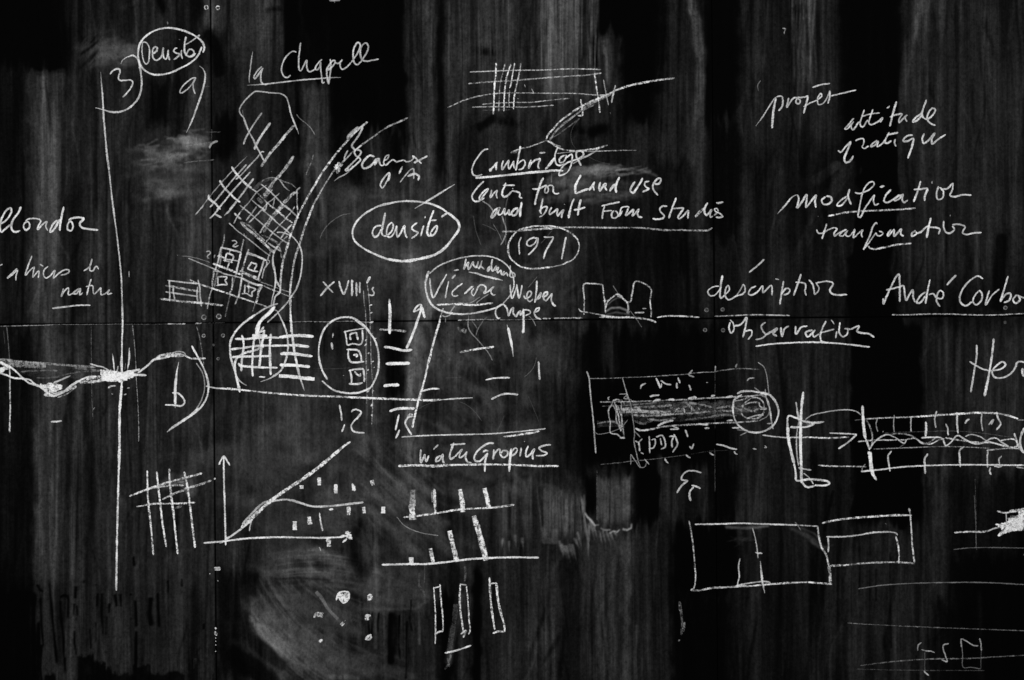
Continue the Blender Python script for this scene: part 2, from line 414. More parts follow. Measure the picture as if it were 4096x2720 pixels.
# --- big rubbed cloud at the bottom middle: many soft overlapping strokes of a cloth
cloudy(b5, 250, 1350, 150, 900, .12, 120, w=(40, 110), tilt=.5, alpha=(.2, .5))
cloudy(b5, 1150, 2100, -100, 560, .15, 90, w=(30, 90), tilt=.3, alpha=(.2, .45))
cloudy(b5, 900, 1950, 20, 640, .14, 60, w=(20, 60), tilt=.7, alpha=(.15, .4))
for s_, w_, v_, al_ in (('420 800 600 745 760 770 920 850', 90, .15, .7), ('400 880 560 860 760 890 980 940 1240 965', 60, .16, .6), ('1080 860 1320 900 1290 1050 1060 1050', 90, .13, .7),
                       ('320 1080 440 1180 600 1260 780 1340 980 1420', 110, .16, .7), ('560 1000 700 1100 860 1200', 120, .13, .6), ('300 1150 350 1230 440 1320 570 1400 740 1455 930 1495', 40, .23, .7),
                       ('310 1060 420 1150 560 1250 740 1330', 46, .2, .5), ('700 1380 980 1430 1260 1490', 80, .15, .6), ('380 1190 480 1290 640 1370', 50, .22, .5), ('390 875 560 850 700 865', 22, .22, .5), ('640 740 700 735 760 760', 18, .24, .6)):
    b5(s_, w_, v_, soft=1., alpha=al_, rag=.7, haze=True)
r_ = np.random.default_rng(21)
def wisp(x, y, l, ang, w, val, al):
    """one hair of a cloth sweep that follows the turn of the arm"""
    p = []; st = l / 6
    for _ in range(7):
        p.append(f'{x:.1f} {y:.1f}'); a_ = math.radians(ang(x, y)); x += st * math.cos(a_); y += st * math.sin(a_)
    b5(' '.join(p), w, val, soft=1., alpha=al, rag=.25, haze=True)
for k in range(190):
    wisp(r_.uniform(290, 760), r_.uniform(880, 1330), r_.uniform(90, 420), lambda x, y: 66 - 46 * min(1, max(0, (x - 280) / 620)), r_.uniform(3, 14), r_.uniform(.16, .29), r_.uniform(.12, .38))
for k in range(60):
    wisp(r_.uniform(290, 420), r_.uniform(1060, 1200), r_.uniform(200, 620), lambda x, y: 58 - 34 * min(1, max(0, (x - 280) / 500)), r_.uniform(4, 16), r_.uniform(.2, .33), r_.uniform(.12, .36))
for k in range(60):
    wisp(r_.uniform(400, 800), r_.uniform(760, 960), r_.uniform(150, 460), lambda x, y: -12 + 30 * min(1, max(0, (x - 400) / 600)), r_.uniform(3, 9), r_.uniform(.15, .27), r_.uniform(.15, .45))
for k in range(80):
    wisp(r_.uniform(900, 1280), r_.uniform(60, 520), r_.uniform(80, 380), lambda x, y: 44 + 8 * math.sin(x * .02), r_.uniform(2.5, 9), r_.uniform(.15, .27), r_.uniform(.12, .4))
for k in range(50):
    wisp(r_.uniform(1160, 1900), r_.uniform(-560, 60), r_.uniform(80, 300), lambda x, y: 62 + 30 * math.sin(x * .011), r_.uniform(2.5, 9), r_.uniform(.15, .25), r_.uniform(.12, .35))
cloudy(b5, 260, 760, 980, 1460, .17, 60, w=(20, 60), tilt=.9, alpha=(.15, .4))
cloudy(b5, 420, 1000, 760, 1300, .16, 70, w=(20, 60), tilt=.4, alpha=(.15, .4))
cloudy(b5, 640, 1250, 1330, 1540, .16, 50, w=(14, 44), tilt=.3, alpha=(.15, .4))
cloudy(b5, 900, 1330, 820, 1080, .14, 50, w=(14, 50), tilt=.2, alpha=(.15, .4))
b5('430 908 600 905 770 915', 9, .05, soft=1., alpha=.5)
b5('690 985 740 1060 830 1165', 12, .3, soft=1., alpha=.6, haze=True)
b5('930 1085 1100 1088 1270 1084 1345 1040', 16, .17, soft=1., alpha=.5, haze=True, rag=.8)
b5('930 1080 935 1320', 30, .15, soft=1., alpha=.4, haze=True, rag=.6)
b5('940 600 900 700 910 800 960 860', 70, .02, soft=1., alpha=.7, rag=.7)
b5('210 930 300 900', 60, .03, soft=1., alpha=.6, rag=.6)
b3('1170 1090 1160 1160', 40, .03, alpha=.6, soft=1.)
for k in range(45):                       # faint crossing sweeps up to the bar charts
    x = r_.uniform(1500, 1900); y = r_.uniform(480, 900); l = r_.uniform(100, 330)
    b3(f'{x} {y} {x + l * .5} {y + l * .42} {x + l} {y + l * .9}', r_.uniform(6, 30), .12 + .10 * r_.random(), soft=1., alpha=r_.uniform(.1, .35), rag=.3, haze=True)
for k in range(30):                       # mist right of the slanted line
    x = r_.uniform(1960, 2300); y = r_.uniform(-80, 500); l = r_.uniform(60, 260); s = r_.choice([-1, 1])
    b3(f'{x} {y} {x + s * l * .4} {y + l * .5} {x + s * l * .5} {y + l}', r_.uniform(6, 34), .10 + .10 * r_.random(), soft=1., alpha=r_.uniform(.15, .5), rag=.5, haze=True)
q3(987, 1140, 1050, 1568, .035, sx=40, st=120)
b3('1010 1320 1100 1320 1180 1400 1300 1500', 40, .045, alpha=.8)
b3('1080 1450 1220 1560', 70, .02, alpha=.8)
q3(1655, 1680, 1240, 1450, .19, sx=12)
q3(1685, 1990, 1265, 1900, .055, sx=20, rag=30, st=20)
for x, w, v, ya, yb in ((1770, 26, .16, 1270, 1560), (1730, 10, .13, 1260, 1420), (1858, 16, .10, 1270, 1540), (1930, 8, .15, 1200, 1400), (1900, 12, .09, 1280, 1560)):
    b3(f'{x} {ya} {x + 4} {yb}', w, v, soft=.8, along=.5)
for x, ya, yb, w in ((1800, 1270, 1480, 22), (1700, 1260, 1380, 5), (1715, 1260, 1360, 4), (1745, 1260, 1340, 5), (1842, 1270, 1470, 5), (1875, 1300, 1560, 6), (1895, 1200, 1340, 4)):
    b3(f'{x + 2} {ya} {x - 2} {(2 * ya + yb) / 3} {x + random.uniform(-4, 4)} {(ya + 2 * yb) / 3} {x + random.uniform(-5, 5)} {yb}', w * 1.3, .012, soft=.9, alpha=.95, rag=.5)
b3('1500 1555 1640 1560', 20, .3, alpha=.6)
q3(1990, 2080, 1060, 1568, .05, sx=30)
q3(2020, 2100, 1180, 1900, .02, sx=20)
b3('2125 1180 2100 1320 2070 1480', 26, .2, soft=.9, along=.5)
q3(2130, 2175, 1060, 1900, .10, sx=16)
q3(2180, 2235, 1000, 1900, .012, sx=14)
q3(2240, 2400, 1060, 1900, .07, sx=24)
q3(1960, 2240, 560, 1050, .085, sx=30, alpha=.5)
# --- lower right
q4(-60, 300, -60, 560, .095, sx=60)
q4(120, 330, 200, 620, .035, sx=90, alpha=.8)
q4(300, 1000, -60, 600, .022, sx=60)
q4(420, 480, -60, 130, .07, sx=30, alpha=.8)
b4('440 330 1180 280', 190, .006, soft=1., alpha=.8, rag=.5)
b4('420 480 1000 460', 150, .006, soft=1., alpha=.7, rag=.5)
q4(1000, 1560, -60, 560, .06, sx=40)
b4('1190 -60 1180 150', 60, .075, alpha=.7, along=.6)
b4('1420 -60 1380 250 1300 600', 70, .075, alpha=.7, along=.7)
q4(1548, 1562, -60, 700, .09, sx=10, alpha=.8)
q4(1565, 1890, -60, 830, .002, sx=14, rag=10)
b4('1880 500 1850 720 1790 840', 50, .003, soft=.5)
q4(1892, 2420, -60, 640, .075, sx=14)
q4(2040, 2060, -60, 1000, .12, sx=12, alpha=.7)
q4(1950, 1985, 400, 1200, .11, sx=16, alpha=.8)
q4(2200, 2420, 600, 1900, .03, sx=50, alpha=.8)
bristle(b8, -20, 215, 90, 640, .13, 80, top=120, bot=160, w=(4, 12))
b8('248 165 272 400 300 620', 11, .2, soft=1., alpha=.6, haze=True, fade=(.1, .3))
q4(335, 385, 600, 800, .012, sx=12)
b8('300 380 560 380', 1, .1, alpha=.0)
wipe(2172, 2338, 1955, 2172, .12, sx=8, st=40, sb=30, rag=26)
bristle(b8, 292, 570, 190, 580, .14, 110, top=60, bot=60, w=(4, 12))
b8('452 250 455 400 435 560', 18, .2, soft=1., alpha=.7, haze=True, fade=(.1, .3))
b8('292 470 300 545 370 552 372 480', 30, .19, soft=.7, alpha=.7, haze=True, rag=.4)
b8('280 570 390 572', 8, .03, soft=1., alpha=.6)
wipe(2387, 2522, 1900, 2112, .11, sx=6, st=30, sb=12, rag=18)
bristle(b8, 655, 880, 95, 470, .14, 110, top=50, bot=14, w=(4, 12))
b8('715 120 712 300 700 450', 22, .13, soft=1., alpha=.7, haze=True)
b8('858 150 862 300 858 450', 18, .16, soft=1., alpha=.7, haze=True)
def spike(x0, y0, x1, y1, w_, val):
    """one pointed tongue of wet dust left by the brush"""
    for f_, k_ in ((1.0, .35), (.75, .65), (.5, 1.0)):
        b8(f'{x0} {y0} {x0 + (x1 - x0) * f_} {y0 + (y1 - y0) * f_}', w_ * k_, val, soft=1., alpha=.55, haze=True, fade=(.1, .25))
for s_ in ((608, 400, 640, 565), (630, 430, 660, 560), (668, 470, 692, 592), (690, 470, 716, 585), (715, 475, 748, 578), (740, 480, 772, 562), (765, 480, 800, 522), (600, 420, 596, 690),
           (415, 560, 432, 690), (430, 570, 452, 680), (445, 570, 478, 712), (465, 560, 500, 690), (485, 560, 525, 722), (500, 520, 545, 622), (520, 480, 556, 612), (400, 540, 418, 640),
           (20, 520, 8, 620), (60, 540, 60, 640), (100, 500, 110, 620), (150, 520, 158, 620)):
    spike(*s_, 19, .27)
b8('575 360 590 385 612 405 640 440', 11, .5, soft=1., alpha=.95, haze=True, rag=.8)
b8('640 440 665 436', 10, .42, soft=1., alpha=.9, haze=True, rag=.6)
b8('678 458 700 470 742 470', 11, .42, soft=1., alpha=.95, haze=True, rag=.6)
b8('740 492 765 476 790 484 804 470', 11, .42, soft=1., alpha=.95, haze=True, rag=.6)
b8('830 466 855 472 884 458 886 432', 15, .42, soft=1., alpha=.95, haze=True, rag=.6)
b8('550 230 556 330 575 420 592 560 592 690', 9, .3, soft=1., alpha=.7, haze=True, fade=(.1, .2))
b8('542 280 556 440 576 610 600 712', 6, .008, soft=1., alpha=.9)
b8('672 480 640 580 616 650 600 712', 7, .008, soft=1., alpha=.9)
q4(682, 750, 550, 960, .15, sx=22, sb=200)
q4(560, 680, 560, 870, .012, sx=16)
q4(850, 910, 590, 840, .065, sx=24)
q4(920, 1050, 600, 840, .02, sx=30)
q4(1060, 1160, 540, 860, .085, sx=30)
q4(1250, 1330, 560, 860, .075, sx=40, alpha=.8)
q4(1440, 1570, 560, 840, .05, sx=24)
b4('1480 700 1440 880', 10, .02, alpha=.7)
q4(60, 215, 980, 1900, .125, sx=16, st=120)
q4(130, 210, 1260, 1900, .13, sx=20, alpha=.7)
b4('150 1480 215 1370', 18, .02, alpha=.7, rag=.8)
q4(218, 330, 1000, 1900, .05, sx=20)
q4(330, 372, 900, 1900, .10, sx=16)
q4(378, 552, 900, 1900, .145, sx=14, st=60)
q4(500, 550, 940, 1560, .2, sx=12, alpha=.8, sb=200)
q4(440, 470, 960, 1900, .17, sx=12, alpha=.7)
q4(478, 498, 960, 1900, .09, sx=10, alpha=.8)
q4(556, 590, 880, 1300, .09, sx=10)
q4(596, 745, 850, 1300, .055, sx=20)
q4(560, 745, 1280, 1900, .10, sx=16, st=120)
b4('575 1320 565 1450 570 1560', 12, .2, alpha=.7)
q4(745, 1010, 870, 1180, .006, sx=20)
q4(845, 1040, 880, 1120, .004, sx=20)
q4(745, 1010, 1180, 1900, .018, sx=20)
q4(1010, 1160, 1150, 1900, .05, sx=40, alpha=.8)
q4(1180, 1560, 880, 1900, .045, sx=40)
b4('1300 900 1250 1000', 90, .05, alpha=.6, along=.5)
b4('1540 1050 1480 1250 1420 1560', 70, .075, alpha=.8, along=.6)
b4('1290 870 1360 900 1440 965', 22, .2, alpha=.6, soft=1., haze=True, rag=.4)
b4('1330 865 1390 890 1420 915', 10, .26, alpha=.6, soft=1., haze=True)
b4('1380 930 1420 960 1480 945', 10, .16, alpha=.6, soft=1., haze=True)
b4('990 862 1080 868 1180 858', 13, .26, alpha=.7, soft=1., haze=True)
cloudy(b4, 1000, 1110, 860, 960, .13, 14, w=(4, 16), ln=(30, 90))
q4(1110, 1140, 1160, 1900, .085, sx=20, alpha=.8)
q4(1560, 1900, 880, 1900, .075, sx=24, st=60)
for x, ya, yb in ((1600, 880, 1200), (1652, 900, 1200), (1680, 1060, 1200), (1718, 1060, 1420), (1745, 980, 1420), (1630, 1160, 1210)):
    b4(f'{x} {ya} {x + random.uniform(-5, 5)} {(ya + yb) / 2} {x + random.uniform(-4, 4)} {yb}', 6, .015, soft=.9, alpha=.8)
q4(1722, 1742, 1040, 1400, .125, sx=10, alpha=.8)
q4(1605, 1640, 900, 1190, .1, sx=10, alpha=.8)
q4(1880, 1930, 1180, 1900, .10, sx=16, st=150)
q4(1940, 2080, 1200, 1900, .03, sx=40)
q4(1600, 1700, 1250, 1900, .105, sx=30, alpha=.7)
q4(2090, 2420, 1000, 1900, .016, sx=60)
q4(2150, 2172, 1200, 1900, .045, sx=10, alpha=.8)


D = D + .026 * np.exp(-((D - .065) / .032) ** 2)
D = np.where(D > .075, .075 + (D - .075) * .80, D)
STREAKED = D * (0.54 + 0.92 * STREAK) * (0.82 + 0.36 * CLOUD)
D = np.clip(1.04 * STREAKED + 0.1 * D - 0.010, 0, 1)

H = np.clip(1.28 * H * (.55 + .9 * CLOUD), 0, 1)
def sample(A, px, py):
    tx = np.clip((px - GX0) / GS, 0, len(gx) - 1.001); ty = np.clip((py - GY0) / GS, 0, len(gy) - 1.001)
    ix = tx.astype(int); iy = ty.astype(int); fx = tx - ix; fy = ty - iy
    return (A[iy, ix] * (1 - fx) + A[iy, ix + 1] * fx) * (1 - fy) + (A[iy + 1, ix] * (1 - fx) + A[iy + 1, ix + 1] * fx) * fy

# ------------------------------------------------------------------ materials
def new_mat(name):
    m = bpy.data.materials.new(name); m.use_nodes = True
    nt = m.node_tree; nt.nodes.clear()
    out = nt.nodes.new('ShaderNodeOutputMaterial')
    return m, nt, out
def N(nt, t, **k):
    n = nt.nodes.new(t)
    for a, b in k.items(): setattr(n, a, b)
    return n
def math_(nt, op, a, b=None, c=None, clamp=False):
    n = N(nt, 'ShaderNodeMath', operation=op); n.use_clamp = clamp
    for i, v in enumerate((a, b, c)):
        if v is None: continue
        if isinstance(v, (int, float)): n.inputs[i].default_value = v
        else: nt.links.new(v, n.inputs[i])
    return n.outputs[0]
def noise(nt, scale, detail=2.0, rough=.6, stretch=(1, 1, 1), off=0.0):
    tc = N(nt, 'ShaderNodeTexCoord'); mp = N(nt, 'ShaderNodeMapping')
    mp.inputs['Scale'].default_value = stretch; mp.inputs['Location'].default_value = (off, off, off)
    nt.links.new(tc.outputs['Object'], mp.inputs['Vector'])
    n = N(nt, 'ShaderNodeTexNoise'); n.inputs['Scale'].default_value = scale
    n.inputs['Detail'].default_value = detail; n.inputs['Roughness'].default_value = rough
    nt.links.new(mp.outputs[0], n.inputs['Vector'])
    return n.outputs['Fac']
def grey(nt, v):
    c = N(nt, 'ShaderNodeCombineColor')
    for i in range(3): nt.links.new(v, c.inputs[i])
    return c.outputs[0]
def bsdf(nt, rough=.9, spec=.03):
    p = N(nt, 'ShaderNodeBsdfPrincipled')
    p.inputs['Roughness'].default_value = rough; p.inputs['Specular IOR Level'].default_value = spec
    return p

# black board paint under wiped chalk dust
M_board, nt, out = new_mat("black_board_paint")
p = bsdf(nt)
at = N(nt, 'ShaderNodeAttribute', attribute_name='dust')
fine = noise(nt, 1.0, 3, .6, (150, 1, 2.2))          # hair-fine upright wipe streaks
mid = noise(nt, 1.0, 3, .6, (38, 1, 1.0), 3.0)
grain = noise(nt, 95, 3, .75, (1, 1, .8), 7.0)       # paint grain
pores = noise(nt, 75, 3, .65, (1, 1, .7), 11.0)      # dark pores where no dust sticks
v = math_(nt, 'MULTIPLY', at.outputs['Fac'], math_(nt, 'MULTIPLY_ADD', fine, .7, .65))
v = math_(nt, 'MULTIPLY', v, math_(nt, 'MULTIPLY_ADD', mid, .6, .7))
pm = N(nt, 'ShaderNodeMapRange'); pm.interpolation_type = 'SMOOTHSTEP'
nt.links.new(pores, pm.inputs[0]); pm.inputs[1].default_value = .26; pm.inputs[2].default_value = .47
pm.inputs[3].default_value = .8; pm.inputs[4].default_value = 1.03
hz = N(nt, 'ShaderNodeAttribute', attribute_name='haze').outputs['Fac']
v = math_(nt, 'MAXIMUM', v, 0.0)
v = math_(nt, 'SQRT', math_(nt, 'ADD', math_(nt, 'MULTIPLY', v, v), math_(nt, 'MULTIPLY', hz, hz)))
v = math_(nt, 'MULTIPLY', v, pm.outputs[0])
mott = noise(nt, 34, 4, .7, (1, 1, .75), 17.0)       # blotchy film of dust
v = math_(nt, 'MULTIPLY', v, math_(nt, 'MULTIPLY_ADD', mott, .8, .6))
g = math_(nt, 'MULTIPLY', math_(nt, 'SUBTRACT', grain, .5), math_(nt, 'MULTIPLY_ADD', math_(nt, 'MAXIMUM', at.outputs['Fac'], hz), .8, .03))
v = math_(nt, 'ADD', v, g)
v = math_(nt, 'MAXIMUM', v, 0.0)
v = math_(nt, 'ADD', math_(nt, 'POWER', v, 2.1), 0.0002)
v = math_(nt, 'MINIMUM', v, .5)
nt.links.new(grey(nt, v), p.inputs['Base Color'])
nt.links.new(p.outputs[0], out.inputs[0])

# chalk: white powder whose grain lets the board show through
M_chalk, nt, out = new_mat("white_chalk")
p = bsdf(nt, 1.0, .0)
p.inputs['Base Color'].default_value = (.80, .80, .80, 1)
tr = N(nt, 'ShaderNodeBsdfTransparent'); mx = N(nt, 'ShaderNodeMixShader')
cov = N(nt, 'ShaderNodeAttribute', attribute_name='cover').outputs['Fac']
dry = N(nt, 'ShaderNodeAttribute', attribute_name='dry').outputs['Fac']
edg = N(nt, 'ShaderNodeAttribute', attribute_name='edge').outputs['Fac']
g1 = noise(nt, 170, 3, .7)
g2 = noise(nt, 60, 2, .6, off=5.0)
es = N(nt, 'ShaderNodeMapRange'); es.interpolation_type = 'SMOOTHSTEP'
eg = math_(nt, 'ADD', edg, math_(nt, 'MULTIPLY', math_(nt, 'SUBTRACT', g1, .5), .7))
nt.links.new(eg, es.inputs[0]); es.inputs[1].default_value = .05; es.inputs[2].default_value = .55
ds = N(nt, 'ShaderNodeMapRange'); ds.interpolation_type = 'SMOOTHSTEP'
nt.links.new(math_(nt, 'MULTIPLY_ADD', g2, .5, math_(nt, 'MULTIPLY', g1, .5)), ds.inputs[0])
ds.inputs[1].default_value = .40; ds.inputs[2].default_value = .60; ds.inputs[3].default_value = .12; ds.inputs[4].default_value = 1.65
soft = math_(nt, 'MAXIMUM', math_(nt, 'MULTIPLY_ADD', g1, 2.0, .0), .25)
mixv = math_(nt, 'ADD', math_(nt, 'MULTIPLY', ds.outputs[0], dry), math_(nt, 'MULTIPLY', soft, math_(nt, 'SUBTRACT', 1.0, dry)))
al = math_(nt, 'MULTIPLY', math_(nt, 'MULTIPLY', cov, mixv), es.outputs[0], clamp=True)
nt.links.new(al, mx.inputs[0]); nt.links.new(tr.outputs[0], mx.inputs[1]); nt.links.new(p.outputs[0], mx.inputs[2])
nt.links.new(mx.outputs[0], out.inputs[0])

M_back, nt, out = new_mat("dark_backing")
p = bsdf(nt); n_ = noise(nt, 30)
nt.links.new(grey(nt, math_(nt, 'MULTIPLY', n_, .006)), p.inputs['Base Color']); nt.links.new(p.outputs[0], out.inputs[0])
M_screw, nt, out = new_mat("chalky_screw_paint")
p = bsdf(nt, .8, .1); n_ = noise(nt, 260, 3)
nt.links.new(grey(nt, math_(nt, 'MULTIPLY_ADD', n_, .16, -.05, clamp=True)), p.inputs['Base Color']); nt.links.new(p.outputs[0], out.inputs[0])

# ------------------------------------------------------------------ the blackboard
def link(o, parent=None):
    sc.collection.objects.link(o)
    if parent is not None: o.parent = parent
    return o
board = bpy.data.objects.new("blackboard", None)
board.location = (0, 0, 0)
link(board)
board["label"] = "wall sized blackboard of black panels covered in white chalk words, town plans and diagrams"
board["category"] = "blackboard"

def mesh_obj(name, verts, faces, mat, parent, attrs=None):
    me = bpy.data.meshes.new(name)
    verts = np.asarray(verts, np.float32); faces = np.asarray(faces, np.int32)
    me.vertices.add(len(verts)); me.vertices.foreach_set('co', verts.ravel())
    me.loops.add(faces.size); me.loops.foreach_set('vertex_index', faces.ravel())
    k = faces.shape[1]
    me.polygons.add(len(faces)); me.polygons.foreach_set('loop_start', np.arange(0, faces.size, k, dtype=np.int32))
    me.update(calc_edges=True)
    for a, vals in (attrs or {}).items():
        at = me.attributes.new(a, 'FLOAT', 'POINT'); at.data.foreach_set('value', np.asarray(vals, np.float32))
    me.materials.append(mat)
    return link(bpy.data.objects.new(name, me), parent)

TH = 0.018
def panel(x0, x1, z0, z1, wx0, wx1, wz0, wz1):
    """one sheet: front divided finely where chalk dust is seen, sides and back closed"""
    def axis(a, b, w0, w1):
        pts = [a]
        lo, hi = max(a, w0), min(b, w1)
        if lo < hi:
            if lo > a: pts += list(np.linspace(a, lo, max(2, int((lo - a) / .05)))[1:])
            n = max(2, int(round((hi - lo) / .004))); pts += list(np.linspace(lo, hi, n + 1)[1:])
            if hi < b: pts += list(np.linspace(hi, b, max(2, int((b - hi) / .05)))[1:])
        else: pts += list(np.linspace(a, b, max(2, int((b - a) / .05)))[1:])
        return np.array(pts)
    ax, az = axis(x0, x1, wx0, wx1), axis(z0, z1, wz0, wz1)
    nx, nz = len(ax), len(az)
    X, Z = np.meshgrid(ax, az)
    Y = np.zeros_like(X)
    px, py = to_photo(X, Z)
    d = sample(D, px, py); hz = sample(H, px, py)
    e = np.minimum(np.minimum(X - x0, x1 - X), np.minimum(Z - z0, z1 - Z))
    d = d * np.where(e < .0005, .25, 1.0); hz = hz * np.where(e < .0005, .25, 1.0)
    V = np.stack([X, Y, Z], -1).reshape(-1, 3)
    i = np.arange((nz - 1) * (nx - 1)); r, c = i // (nx - 1), i % (nx - 1)
    F = np.stack([r * nx + c, r * nx + c + 1, (r + 1) * nx + c + 1, (r + 1) * nx + c], 1)
    b = len(V)
    V = np.concatenate([V, [(x0, TH, z0), (x1, TH, z0), (x1, TH, z1), (x0, TH, z1),
                            (x0, 0, z0), (x1, 0, z0), (x1, 0, z1), (x0, 0, z1)]])
    F = np.concatenate([F, [(b + 1, b, b + 3, b + 2), (b + 4, b + 7, b + 3, b), (b + 5, b + 1, b + 2, b + 6),
                            (b + 4, b, b + 1, b + 5), (b + 7, b + 6, b + 2, b + 3)]])
    return mesh_obj("panel", V, F, M_board, board, {'dust': np.concatenate([d.ravel(), np.zeros(8)]), 'haze': np.concatenate([hz.ravel(), np.zeros(8)])})

sx_, sz_ = to_board(853, 1291)
SEAMX = [float(sx_) - 2.005, float(sx_), float(sx_) + 2.005, float(sx_) + 4.01]
SEAMZ = float(sz_)
G = 0.0016
panels = []
for (za, zb) in ((SEAMZ + G, SEAMZ + 1.52), (SEAMZ - 1.60, SEAMZ - G * .8)):
    for k in range(3):
        panels.append(panel(SEAMX[k] + G * .8, SEAMX[k + 1] - G * .8, za, zb, -2.13, 2.13, CZ - 1.44, CZ + 1.44))
for k, l in enumerate(("upper left panel, mostly bare above the cut off chalk phrases", "upper middle panel with the town plan and the ovals", "upper right panel with French words in chalk",
                       "lower left panel with the chalk landscape section", "lower middle panel with the graph and bar charts", "lower right panel with the arrowed chalk section")):
    panels[k]["label"] = l

def box(name, x0, x1, y0, y1, z0, z1, mat, parent):
    V = [(x, y, z) for z in (z0, z1) for y in (y0, y1) for x in (x0, x1)]
    F = [(0, 1, 5, 4), (1, 3, 7, 5), (3, 2, 6, 7), (2, 0, 4, 6), (4, 5, 7, 6), (0, 2, 3, 1)]
    return mesh_obj(name, V, F, mat, parent)
box("backing_board", SEAMX[0] + .02, SEAMX[3] - .02, TH + .001, TH + .02, SEAMZ - 1.58, SEAMZ + 1.50, M_back, board)

# screw heads beside the seams, each a shallow domed disc with a slot ring of chalk
def screw(px, py, r, ring):
    x, z = [float(t) for t in to_board(px, py)]
    par = min(panels, key=lambda o: abs(np.mean([v[0] for v in o.bound_box]) - x) + abs(np.mean([v[2] for v in o.bound_box]) - z))
    prof = [(0, -.0012), (.35, -.0012), (.42, -.0022), (.8, -.0020), (1.0, -.0008), (1.02, .0004)]
    n = 20; V = []; F = []
    for q, h in prof:
        for k in range(n):
            a = 2 * math.pi * k / n
            V.append((x + r * max(q, .02) * math.cos(a), h, z + r * max(q, .02) * math.sin(a)))
    for j in range(len(prof) - 1):
        for k in range(n):
            F.append((j * n + k, j * n + (k + 1) % n, (j + 1) * n + (k + 1) % n, (j + 1) * n + k))
    s = mesh_obj("screw", V, F, M_screw, par)
    # chalk caught on the rim
    if ring:
        pts = [(px + .72 * r * 1000 * math.cos(a), py + .72 * r * 1000 * math.sin(a)) for a in np.linspace(0, 6.3, 14)]
        chalk_mesh("chalk_ring", [(r * 420, ring, 'd', pts)], s, -.0026)

# ------------------------------------------------------------------ chalk marks
def catmull(P, step):
    P = np.asarray(P, float)
    if len(P) == 2:
        n = max(2, int(np.hypot(*(P[1] - P[0])) / step) + 1)
        return P[0] + (P[1] - P[0]) * np.linspace(0, 1, n)[:, None]
    Q = np.vstack([2 * P[0] - P[1], P, 2 * P[-1] - P[-2]]); res = []
    for i in range(1, len(Q) - 2):
        p0, p1, p2, p3 = Q[i - 1], Q[i], Q[i + 1], Q[i + 2]
        # centripetal knots keep sharp turns from overshooting
        t0 = 0; t1 = t0 + max(np.hypot(*(p1 - p0)) ** .5, 1e-3); t2 = t1 + max(np.hypot(*(p2 - p1)) ** .5, 1e-3); t3 = t2 + max(np.hypot(*(p3 - p2)) ** .5, 1e-3)
        n = max(2, int(np.hypot(*(p2 - p1)) / step) + 1)
        t = np.linspace(t1, t2, n, endpoint=(i == len(Q) - 3))[:, None]
        A1 = (t1 - t) / (t1 - t0) * p0 + (t - t0) / (t1 - t0) * p1
        A2 = (t2 - t) / (t2 - t1) * p1 + (t - t1) / (t2 - t1) * p2
        A3 = (t3 - t) / (t3 - t2) * p2 + (t - t2) / (t3 - t2) * p3
        B1 = (t2 - t) / (t2 - t0) * A1 + (t - t0) / (t2 - t0) * A2
        B2 = (t3 - t) / (t3 - t1) * A2 + (t - t1) / (t3 - t1) * A3
        res.append((t2 - t) / (t2 - t1) * B1 + (t - t1) / (t2 - t1) * B2)
    return np.vstack(res)

